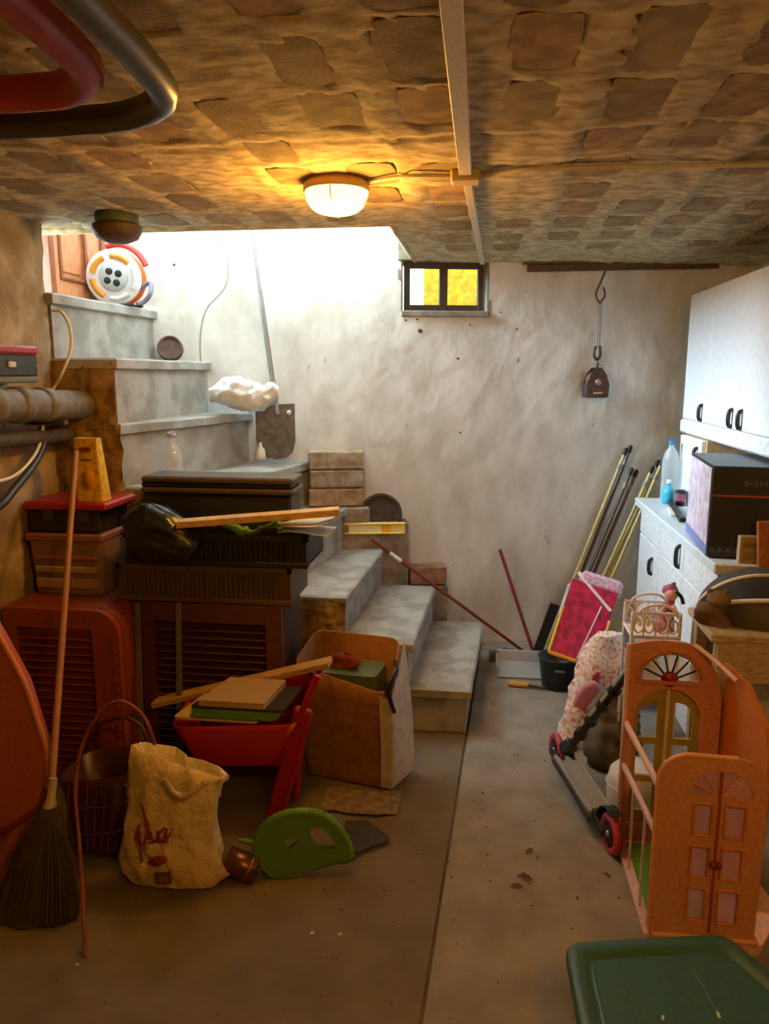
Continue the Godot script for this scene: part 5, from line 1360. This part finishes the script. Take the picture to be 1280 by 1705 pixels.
func build_scooter():
	var a := Vector3(0.304, 0.064, -2.78); var b := Vector3(0.426, 0.05, -2.25)
	a.y = 0.067; b.y = 0.067
	var t = thing("kick_scooter", "folded kick scooter with pink wheels before the dollhouse", "scooter", (a + b) * 0.5 * Vector3(1, 0, 1))
	var d = (b - a).normalized(); var side = Vector3(d.z, 0, -d.x)
	if side.x < 0: side = -side
	wheel(a, side, t); wheel(b, side, t)
	var alu := mk("b8b6ac", 0.3, T.grain, 4.0, null, 0.5, 0.6); var blk := mk("1b1c1a", 0.5)
	var st = mb()
	for s in [-1, 1]: bar(st, a + d * 0.09 + side * 0.035 * s + Vector3(0, 0.02, 0), b - d * 0.09 + side * 0.035 * s + Vector3(0, 0.015, 0), 0.018, 0.025, Vector3.UP, 0.004)
	obj("deck_rail", st, alu, t)
	st = mb(); bar(st, a + d * 0.14 + Vector3(0, 0.028, 0), b - d * 0.1 + Vector3(0, 0.022, 0), 0.055, 0.012); obj("deck", st, mk("8d8a80", 0.5, T.grain, 5.0), t)
	st = mb(); bar(st, a + d * 0.1 - side * 0.048 + Vector3(0, 0.012, 0), b - d * 0.06 - side * 0.048 + Vector3(0, 0.01, 0), 0.008, 0.014); obj("black_edge", st, blk, t)
	for s in [-1, 1]:
		st = mb(); bar(st, b - d * 0.1 + side * 0.028 * s + Vector3(0, 0.015, 0), b + side * 0.028 * s, 0.008, 0.026); obj("rear_fork", st, blk, t)
		st = mb(); bar(st, a + d * 0.11 + side * 0.028 * s + Vector3(0, 0.03, 0), a + side * 0.028 * s, 0.008, 0.026); obj("front_fork", st, blk, t)
	st = mb(); var pts := []
	for k in 9:
		var u = lerpf(0.0, 2.0, k / 8.0); pts.append(b + d * 0.082 * cos(u + 1.2) + Vector3(0, 0.082 * sin(u + 1.2), 0))
	st.set_smooth_group(0)
	for k in 8: bar(st, pts[k], pts[k + 1], 0.04, 0.004)
	obj("brake_guard", st, blk, t)
	# the folded stem with its handlebar, and the bracket it turns on
	var h0 = a + d * 0.1 + Vector3(0, 0.04, 0); var h1 := Vector3(0.513, 0.489, -2.56)
	var sd = (h1 - h0).normalized()
	st = mb(); bar(st, a + d * 0.05 + Vector3(0.01, 0.03, 0), h0 + sd * 0.05, 0.04, 0.05, Vector3.UP, 0.008); obj("folding_bracket", st, mk("2a3030", 0.5), t)
	st = mb(); tube(st, [h0, h1], 0.014, 12); obj("stem", st, mk("2a2a28", 0.45), t)
	st = mb(); tube(st, [h0 + sd * 0.17 + Vector3(0, 0.026, 0.004), h1 + Vector3(0, 0.022, 0.004)], 0.009, 10); obj("chrome_tube", st, mk("d6d8d2", 0.3, null, 1.0, null, 0.5, 0.6), t)
	for q in [0.25, 0.42, 0.6, 0.78]:
		st = mb(); var c = h0.lerp(h1, q); tube(st, [c - sd * 0.013, c + sd * 0.013], 0.023, 12); obj("clamp", st, blk, t)

func build_dollhouse():
	var t = thing("dollhouse", "pink plastic dollhouse with arched doors standing on the floor at the right", "dollhouse", Vector3(0.6, 0, -2.08))
	var pink := mk("d08e74", 0.4, T.grain, 2.0); var pale := mk("eec2b2", 0.4, T.grain, 2.0); var deep := mk("c07c5a", 0.4, T.grain, 2.0)
	var zb = -2.29; var zf = -1.87
	# base plate
	var st = mb()
	loft(st, [qring([Vector3(0.458, 0.0, -1.86), Vector3(0.74, 0.0, -1.85), Vector3(0.84, 0.0, -2.0), Vector3(0.8, 0.0, zb), Vector3(0.452, 0.0, zb)], 0.02), qring([Vector3(0.452, 0.03, -1.855), Vector3(0.742, 0.03, -1.845), Vector3(0.845, 0.03, -2.0), Vector3(0.8, 0.03, zb), Vector3(0.447, 0.03, zb)], 0.02)], true, true, -1)
	var base = obj("base", st, pale, t)
	st = mb(); span(st, Vector3(0.476, 0.03, zb + 0.03), Vector3(0.62, 0.036, zf - 0.03), 0.002); obj("lawn", st, mk("5c9c2c", 0.8, T.fleck, 8.0), base)
	for q in [[0.53, -1.95], [0.512, -1.99], [0.54, -2.1]]:
		st = mb(); lathe(st, [Vector2(0.009, 0.0), Vector2(0.012, 0.012), Vector2(0.006, 0.024), Vector2(0.0005, 0.026)], Vector3(q[0], 0.036, q[1]), 12); obj("flower", st, mk("5aa08a", 0.6), base)
	# back wall with fanlight and arched doors
	var xf := Transform3D(Basis(), Vector3(0.447, 0.03, zb))
	var outline := PackedVector2Array([Vector2(0, 0), Vector2(0.29, 0), Vector2(0.285, 0.5), Vector2(0.262, 0.58)])
	for k in 9: outline.append(Vector2(0.22 - 0.22 * k / 8.0, 0.655 + 0.02 * sin(PI * k / 8.0)))
	outline.append(Vector2(0.0, 0.63))
	var fan := PackedVector2Array()
	for k in 17: fan.append(Vector2(0.13 + 0.086 * cos(PI * k / 16.0), 0.545 + 0.085 * sin(PI * k / 16.0)))
	st = mb(); panel(st, outline, [arch2(0.03, 0.06, 0.228, 0.52, 0.098), fan], 0.014, xf)
	var bk = obj("rear_wall", st, pink, t)
	st = mb()
	for k in 16:
		var a0 = PI * k / 16.0; var a1 = PI * (k + 1) / 16.0
		bar(st, xf * Vector3(0.13 + 0.094 * cos(a0), 0.547 + 0.093 * sin(a0), 0.016), xf * Vector3(0.13 + 0.094 * cos(a1), 0.547 + 0.093 * sin(a1), 0.016), 0.012, 0.012, Vector3.BACK)
	bar(st, xf * Vector3(0.03, 0.541, 0.016), xf * Vector3(0.23, 0.541, 0.016), 0.012, 0.012)
	obj("fanlight_moulding", st, deep, bk)
	var frost := glass("f2fbfa", 0.4, 0.1)
	for k in 7:
		var a = PI * (k + 0.5) / 7.0
		st = mb(); var w = 0.3
		var poly := PackedVector2Array()
		for q in [[0.024, -0.1], [0.024, 0.1], [0.07, 0.2], [0.079, 0.13], [0.082, 0.0], [0.079, -0.13], [0.07, -0.2]]: poly.append(Vector2(0.13 + q[0] * cos(a + q[1]), 0.545 + q[0] * sin(a + q[1])))
		panel(st, poly, [], 0.006, xf * Transform3D(Basis(), Vector3(0, 0, 0.004))); obj("petal", st, frost, bk)
	for k in 6:
		var a = PI * (k + 1) / 7.0
		st = mb(); bar(st, xf * Vector3(0.13 + 0.02 * cos(a), 0.545 + 0.02 * sin(a), 0.009), xf * Vector3(0.13 + 0.084 * cos(a), 0.545 + 0.083 * sin(a), 0.009), 0.006, 0.006, Vector3.BACK); obj("fan_spoke", st, mk("2a1c26", 0.5), bk)
	st = mb(); lathe(st, [Vector2(0.0005, 0.01), Vector2(0.022, 0.008), Vector2(0.026, 0.0)], xf * Vector3(0.13, 0.55, 0.01), 18, Basis(Vector3.RIGHT, PI / 2)); obj("hub", st, mk("8e1a2a", 0.4), bk)
	# two yellow leaves, each with panes
	var yel := mk("a8941c", 0.4, T.grain, 3.0)
	for s in 2:
		st = mb()
		var o = arch2(0.031, 0.06, 0.128, 0.518, 0.096, true, false) if s == 0 else arch2(0.132, 0.06, 0.227, 0.518, 0.094, false, true)
		var x0 = 0.046 if s == 0 else 0.152
		panel(st, o, [rect2(x0, 0.1, x0 + 0.058, 0.2), rect2(x0, 0.22, x0 + 0.058, 0.33), arch2(x0, 0.35, x0 + 0.058, 0.47, 0.05, s == 0, s == 1)], 0.01, xf * Transform3D(Basis(), Vector3(0, 0, -0.012)))
		obj("door_leaf", st, yel, bk)
	st = mb(); bar(st, xf * Vector3(0.13, 0.06, 0.006), xf * Vector3(0.13, 0.515, 0.006), 0.01, 0.012, Vector3.BACK); obj("door_post", st, mk("d8ccb0", 0.4), bk)
	# right wing
	st = mb()
	var rx := Transform3D(Basis(Vector3(0.12, 0, 0.99).normalized(), Vector3.UP, Vector3(0.99, 0, -0.12).normalized()), Vector3(0.735, 0.03, zb))
	panel(st, PackedVector2Array([Vector2(0, 0), Vector2(0.3, 0), Vector2(0.3, 0.44), Vector2(0.27, 0.53), Vector2(0.16, 0.6), Vector2(0, 0.61)]), [], 0.012, rx)
	obj("right_wall", st, mk("c8702c", 0.35, T.grain, 2.0), t)
	st = mb(); tube(st, curve([Vector3(0.64, 0.695, zb + 0.01), Vector3(0.69, 0.665, zb + 0.06), Vector3(0.735, 0.63, zb + 0.12)], 10), 0.007, 8); obj("roof_edge", st, pale, t)
	# front wing with the glazed double door
	xf = Transform3D(Basis(Vector3(1, 0, 0.04).normalized(), Vector3.UP, Vector3(-0.04, 0, 1).normalized()), Vector3(0.462, 0.035, zf))
	outline = arch2(0, 0, 0.262, 0.515, 0.075, true, true)
	var h := [rect2(0.09, 0.055, 0.135, 0.15), rect2(0.165, 0.055, 0.215, 0.15), rect2(0.09, 0.18, 0.135, 0.27), rect2(0.165, 0.18, 0.215, 0.27), rect2(0.09, 0.3, 0.135, 0.39), rect2(0.165, 0.3, 0.215, 0.39)]
	var fl := PackedVector2Array(); var fr := PackedVector2Array()
	for k in 9:
		fl.append(Vector2(0.143 + 0.062 * cos(PI * 0.5 + PI * 0.5 * k / 8.0), 0.415 + 0.066 * sin(PI * 0.5 + PI * 0.5 * k / 8.0))); fr.append(Vector2(0.157 + 0.072 * cos(PI * 0.5 * k / 8.0), 0.415 + 0.066 * sin(PI * 0.5 * k / 8.0)))
	fl.append(Vector2(0.143, 0.415)); fr.append(Vector2(0.157, 0.415))
	st = mb(); panel(st, outline, h + [fl, fr], 0.014, xf); var fw = obj("front_wall", st, mk("cc9072", 0.35, T.grain, 2.0), t)
	var pane := glass("d8b0ea", 0.5, 0.15)
	for q in h + [fl, fr]:
		st = mb(); panel(st, q, [], 0.004, xf * Transform3D(Basis(), Vector3(0, 0, 0.004))); obj("pane", st, pane, fw)
	for q in h:
		st = mb()
		for e in 4:
			var p0 = q[e]; var p1 = q[(e + 1) % 4]; bar(st, xf * Vector3(p0.x, p0.y, 0.015), xf * Vector3(p1.x, p1.y, 0.015), 0.007, 0.007, Vector3.BACK)
		obj("pane_moulding", st, mk("c2764c", 0.35), fw)
	for f in [[0.157, 0.45], [0.157, 1.05], [0.143, 2.1], [0.143, 2.7]]:
		st = mb(); bar(st, xf * Vector3(f[0], 0.415, 0.012), xf * Vector3(f[0] + 0.068 * cos(f[1]), 0.415 + 0.064 * sin(f[1]), 0.012), 0.005, 0.006, Vector3.BACK); obj("fan_spoke", st, pink, fw)
	st = mb(); bar(st, xf * Vector3(0.15, 0.02, 0.014), xf * Vector3(0.15, 0.48, 0.014), 0.008, 0.006, Vector3.BACK); obj("door_joint", st, mk("94461f", 0.4), fw)
	for x in [0.142, 0.158]:
		st = mb(); lathe(st, [Vector2(0.0005, 0.014), Vector2(0.008, 0.011), Vector2(0.009, 0.004), Vector2(0.005, 0.0)], xf * Vector3(x, 0.225, 0.016), 14, Basis(Vector3.RIGHT, PI / 2)); obj("knob", st, mk("7c2412", 0.4), fw)
	st = mb(); var pts := []
	for k in 10: pts.append(xf * Vector3(0.0 + 0.075 - 0.075 * sin(PI * 0.5 * k / 9.0), 0.44 + 0.075 * cos(PI * 0.5 * k / 9.0), 0.007))
	tube(st, [xf * Vector3(0.187, 0.515, 0.007)] + pts + [xf * Vector3(0.0, 0.02, 0.007)], 0.007, 8); obj("front_trim", st, mk("dc9a78", 0.35), fw)
	st = mb(); span(st, Vector3(0.465, 0.03, zf - 0.004), Vector3(0.735, 0.05, zf + 0.03), 0.006); obj("sill", st, pink, t)
	# left side: corner post, sloping rails and fence
	st = mb(); tube(st, [Vector3(0.452, 0.03, zb + 0.01), Vector3(0.45, 0.69, zb + 0.01)], 0.008, 8); obj("corner_post", st, pale, t)
	for q in [[0.43, 0.46], [0.29, 0.33]]:
		st = mb(); bar(st, Vector3(0.456, q[0], zb + 0.012), Vector3(0.462, q[1], zf), 0.012, 0.018); obj("side_rail", st, pale, t)
	for k in 2:
		var z = lerpf(zb + 0.16, zf - 0.1, k)
		st = mb(); bar(st, Vector3(0.46, 0.03, z), Vector3(0.46, 0.31, z), 0.007, 0.009, Vector3.BACK); obj("baluster", st, [pale, mk("e8d6e2", 0.4)][k % 2], t)
	st = mb(); tube(st, [Vector3(0.63, 0.04, zf - 0.08), Vector3(0.64, 0.33, zf - 0.14)], 0.01, 8); obj("inner_post", st, pink, t)

func build_green_box():
	var t = thing("storage_tub", "dark green plastic storage tub with lid at the lower right", "storage tub", Vector3(0.42, 0, -1.33))
	var cs := [Vector3(0.203, 0.25, -1.532), Vector3(0.566, 0.25, -1.608), Vector3(0.86, 0.25, -1.12), Vector3(0.22, 0.25, -1.0)]
	var m := Vector3.ZERO
	for c in cs: m += c * 0.25
	var at := func(f, y):
		var o := []
		for c in cs: o.append(Vector3(m.x + (c.x - m.x) * f, y, m.z + (c.z - m.z) * f))
		return o
	var g := mk("2f5a58", 0.42, T.grain, 2.0)
	var st = mb()
	loft(st, [qring(at.call(0.78, 0.004), 0.04), qring(at.call(0.9, 0.215), 0.04)], true, true); obj("tub_body", st, mk("2a4238", 0.5, T.grain, 2.0), t)
	st = mb()
	loft(st, [qring(at.call(0.98, 0.213), 0.035), qring(at.call(1.0, 0.222), 0.035), qring(at.call(1.0, 0.243), 0.035), qring(at.call(0.985, 0.25), 0.035), qring(at.call(0.86, 0.25), 0.035), qring(at.call(0.84, 0.242), 0.035), qring(at.call(0.8, 0.242), 0.035), qring(at.call(0.79, 0.246), 0.03)], true, true)
	var lid = obj("lid", st, g, t)
	st = mb(); bar(st, Vector3(0.467, 0.246, -1.494), Vector3(0.488, 0.246, -1.378), 0.0014, 0.001); obj("scratch", st, mk("7c8c78", 0.6), lid)
	st = mb(); bar(st, Vector3(0.487, 0.246, -1.384), Vector3(0.487, 0.246, -1.369), 0.006, 0.001); obj("paint_spot", st, mk("c8d0c0", 0.6), lid)
	st = mb(); bar(st, Vector3(0.377, 0.246, -1.36), Vector3(0.375, 0.246, -1.349), 0.005, 0.001); obj("paint_spot", st, mk("c8d0c0", 0.6), lid)

# ---------------------------------------------------------------- on the floor
func build_floor_things():
	# green handled hand tool, standing on its edge
	var xf := Transform3D(Basis(Vector3(0.98, 0, -0.2), Vector3(0, 0.97, -0.24), Vector3(0.19, 0.24, 0.95)).orthonormalized(), Vector3(-0.65, 0.004, -2.0))
	var P := func(px, py): return Vector2((px - 440.0) * 0.00172, (1455.0 - py) * 0.00172)
	var o := PackedVector2Array(); var h1 := PackedVector2Array(); var h2 := PackedVector2Array()
	for q in [[466, 1455], [445, 1434], [436, 1404], [448, 1376], [470, 1358], [500, 1350], [530, 1350], [556, 1358], [578, 1378], [594, 1402], [601, 1424], [596, 1432], [560, 1436], [530, 1444], [500, 1455]]: o.append(P.call(q[0], q[1]))
	for q in [[528, 1378], [546, 1374], [562, 1386], [574, 1406], [570, 1412], [546, 1410], [532, 1396]]: h1.append(P.call(q[0], q[1]))
	for q in [[484, 1398], [494, 1392], [508, 1394], [504, 1404], [488, 1410]]: h2.append(P.call(q[0], q[1]))
	var smooth := func(q):
		var pts := []
		for v in q: pts.append(Vector3(v.x, v.y, 0))
		pts.append(pts[0])
		var res := PackedVector2Array()
		for v in curve(pts, 44).slice(0, 44): res.append(Vector2(v.x, v.y))
		return res
	o = smooth.call(o); h1 = smooth.call(h1); h2 = smooth.call(h2)
	var t = thing("hand_tool", "green plastic tool handle with two openings lying on the floor", "hand tool", Vector3(-0.5, 0, -2.02))
	var st = mb(); panel(st, o, [h1, h2], 0.028, xf); obj("handle", st, mk("4f7a1e", 0.4, T.grain, 4.0), t)
	st = mb()
	for k in o.size(): tube(st, [xf * Vector3(o[k].x, o[k].y, 0.014), xf * Vector3(o[(k + 1) % o.size()].x, o[(k + 1) % o.size()].y, 0.014)], 0.0145, 8, false)
	obj("rounded_edge", st, mk("58862a", 0.4, T.grain, 4.0), t)
	st = mb(); tube(st, curve([xf * Vector3(0.02, 0.09, 0.014), xf * Vector3(-0.03, 0.1, 0.014), xf * Vector3(-0.06, 0.1, 0.0)], 10), 0.008, 8); obj("tail", st, mk("5a8030", 0.4), t)
	st = mb()
	loft(st, [qring([Vector3(-0.409, 0.004, -2.108), Vector3(-0.44, 0.004, -2.307), Vector3(-0.365, 0.004, -2.317), Vector3(-0.272, 0.004, -2.227)], 0.01), qring([Vector3(-0.406, 0.016, -2.091), Vector3(-0.437, 0.016, -2.288), Vector3(-0.362, 0.016, -2.298), Vector3(-0.27, 0.016, -2.209)], 0.01)], true, true, -1)
	solo("slate_plate", st, mk("3a3024", 0.7, T.stain, 5.0), Vector3(-0.365, 0, -2.224), "dark flat plate lying on the floor beside the green tool handle", "plate")
	var c := Vector3(-0.699, 0.04, -1.982)
	var B := Basis(Vector3(0.9, 0, 0.3).normalized(), Vector3(-0.3, 0, 0.9).normalized(), Vector3(0, -1, 0)).orthonormalized()
	t = thing("tin_can", "small copper coloured tin lying beside the green tool handle", "tin", Vector3(c.x, 0, c.z))
	st = mb(); lathe(st, [Vector2(0.0005, -0.05), Vector2(0.036, -0.05), Vector2(0.04, -0.047), Vector2(0.04, 0.047), Vector2(0.036, 0.05), Vector2(0.034, 0.04), Vector2(0.0005, 0.04)], c, 28, Basis(Vector3.BACK, 1.2)); obj("tin_wall", st, mk("6a4630", 0.3, T.grain, 4.0, null, 0.5, 0.6), t)
	st = mb(); lathe(st, [Vector2(0.0405, -0.03), Vector2(0.0412, -0.028), Vector2(0.0405, -0.026)], c, 28, Basis(Vector3.BACK, 1.2)); obj("seam_ring", st, mk("a07050", 0.3, null, 1.0, null, 0.5, 0.6), t)
	# thin plastic wrap behind the tool
	st = mb()
	sheet(st, func(u, v): return Vector3(-0.409, 0, -2.432) + Vector3(lerpf(-0.13, 0.14, u), 0.006 + 0.012 * absf(noise.get_noise_2d(u * 7.0, v * 7.0)), lerpf(-0.07, 0.08, v) + 0.02 * noise.get_noise_2d(u * 3.0, 5.0)), 30, 20, Vector3.UP)
	solo("dusty_wrap", st, mk("8d7d68", 0.6, T.stain, 6.0), Vector3(-0.409, 0, -2.432), "dusty crumpled wrapper on the floor before the paper bag", "wrapper")
	# dead leaves and crumbs
	rng.seed = 21
	var brown := mk("5c4028", 0.85, T.fleck, 9.0)
	var lf := [[Vector3(0.151, 0, -2.083), 0.022, "larger curled dead leaf on the floor before the scooter"], [Vector3(0.124, 0, -2.042), 0.017, "smaller dead leaf lying against the larger curled leaf"], [Vector3(0.171, 0, -2.218), 0.016, "single dead leaf on the floor towards the scooter's front wheel"], [Vector3(0.297, 0, -2.014), 0.008, "tiny dark crumb of leaf near the pink base edge"], [Vector3(0.397, 0, -2.127), 0.014, "thin dry twig leaf beside the scooter's rear wheel"], [Vector3(-0.876, 0, -1.864), 0.014, "dark dry leaf on the floor in front of the cream bag"]]
	for q in lf:
		var f = q[0]
		st = mb(); var r = q[1]; var tw = rng.randf() * TAU
		sheet(st, func(u, v):
			var w = sin(PI * u) * (0.55 + 0.12 * sin(u * 19.0))
			var p = Vector3((u - 0.5) * 2.4, 0.25 + 0.5 * absf(v - 0.5) * w + 0.25 * sin(u * 4.0), (v - 0.5) * 1.7 * w) * r
			return f + p.rotated(Vector3.UP, tw), 12, 6, Vector3.UP)
		solo("dead_leaf", st, brown, f, q[2], "leaf", "dead leaves on the floor")
	var crumbs := [[Vector3(-0.434, 0, -1.777), "white crumb on the floor, left of the pair near the slab joint"], [Vector3(-0.358, 0, -1.783), "white crumb on the floor, right of the pair near the slab joint"], [Vector3(-1.009, 0, -1.588), "white crumb on the floor by the foot of the bent cane"]]
	for q in crumbs:
		var f = q[0]
		st = mb(); loft(st, [ring(f + Vector3(0, 0.002, 0), 0.006, 0.003, 2.5, 10, 0.4, 0.002), ring(f + Vector3(0, 0.005, 0), 0.005, 0.0025, 2.5, 10, 0.4, 0.002)])
		solo("crumb", st, mk("d8cdb4", 0.8), f, q[1], "crumb", "white crumbs on the floor")
	# grit on the slab, one object: nobody could count it
	st = mb(); rng.seed = 77
	for k in 260:
		var c2 := Vector3(rng.randf_range(-1.1, 0.42), 0.0035, rng.randf_range(-3.4, -1.35))
		if c2.x < -0.2 and c2.z < -2.0: continue
		var s2 = rng.randf_range(0.0012, 0.0035)
		box(st, c2, Vector3(s2 * 2.0, s2, s2 * 1.4), 0.0005, Basis(Vector3.UP, rng.randf() * TAU))
	var gr = solo("floor_grit", st, mk("4f4232", 0.9), Vector3(-0.1, 0, -2.2), "fine dark grit scattered over the concrete floor", "grit")
	gr.set_meta("kind", "stuff")
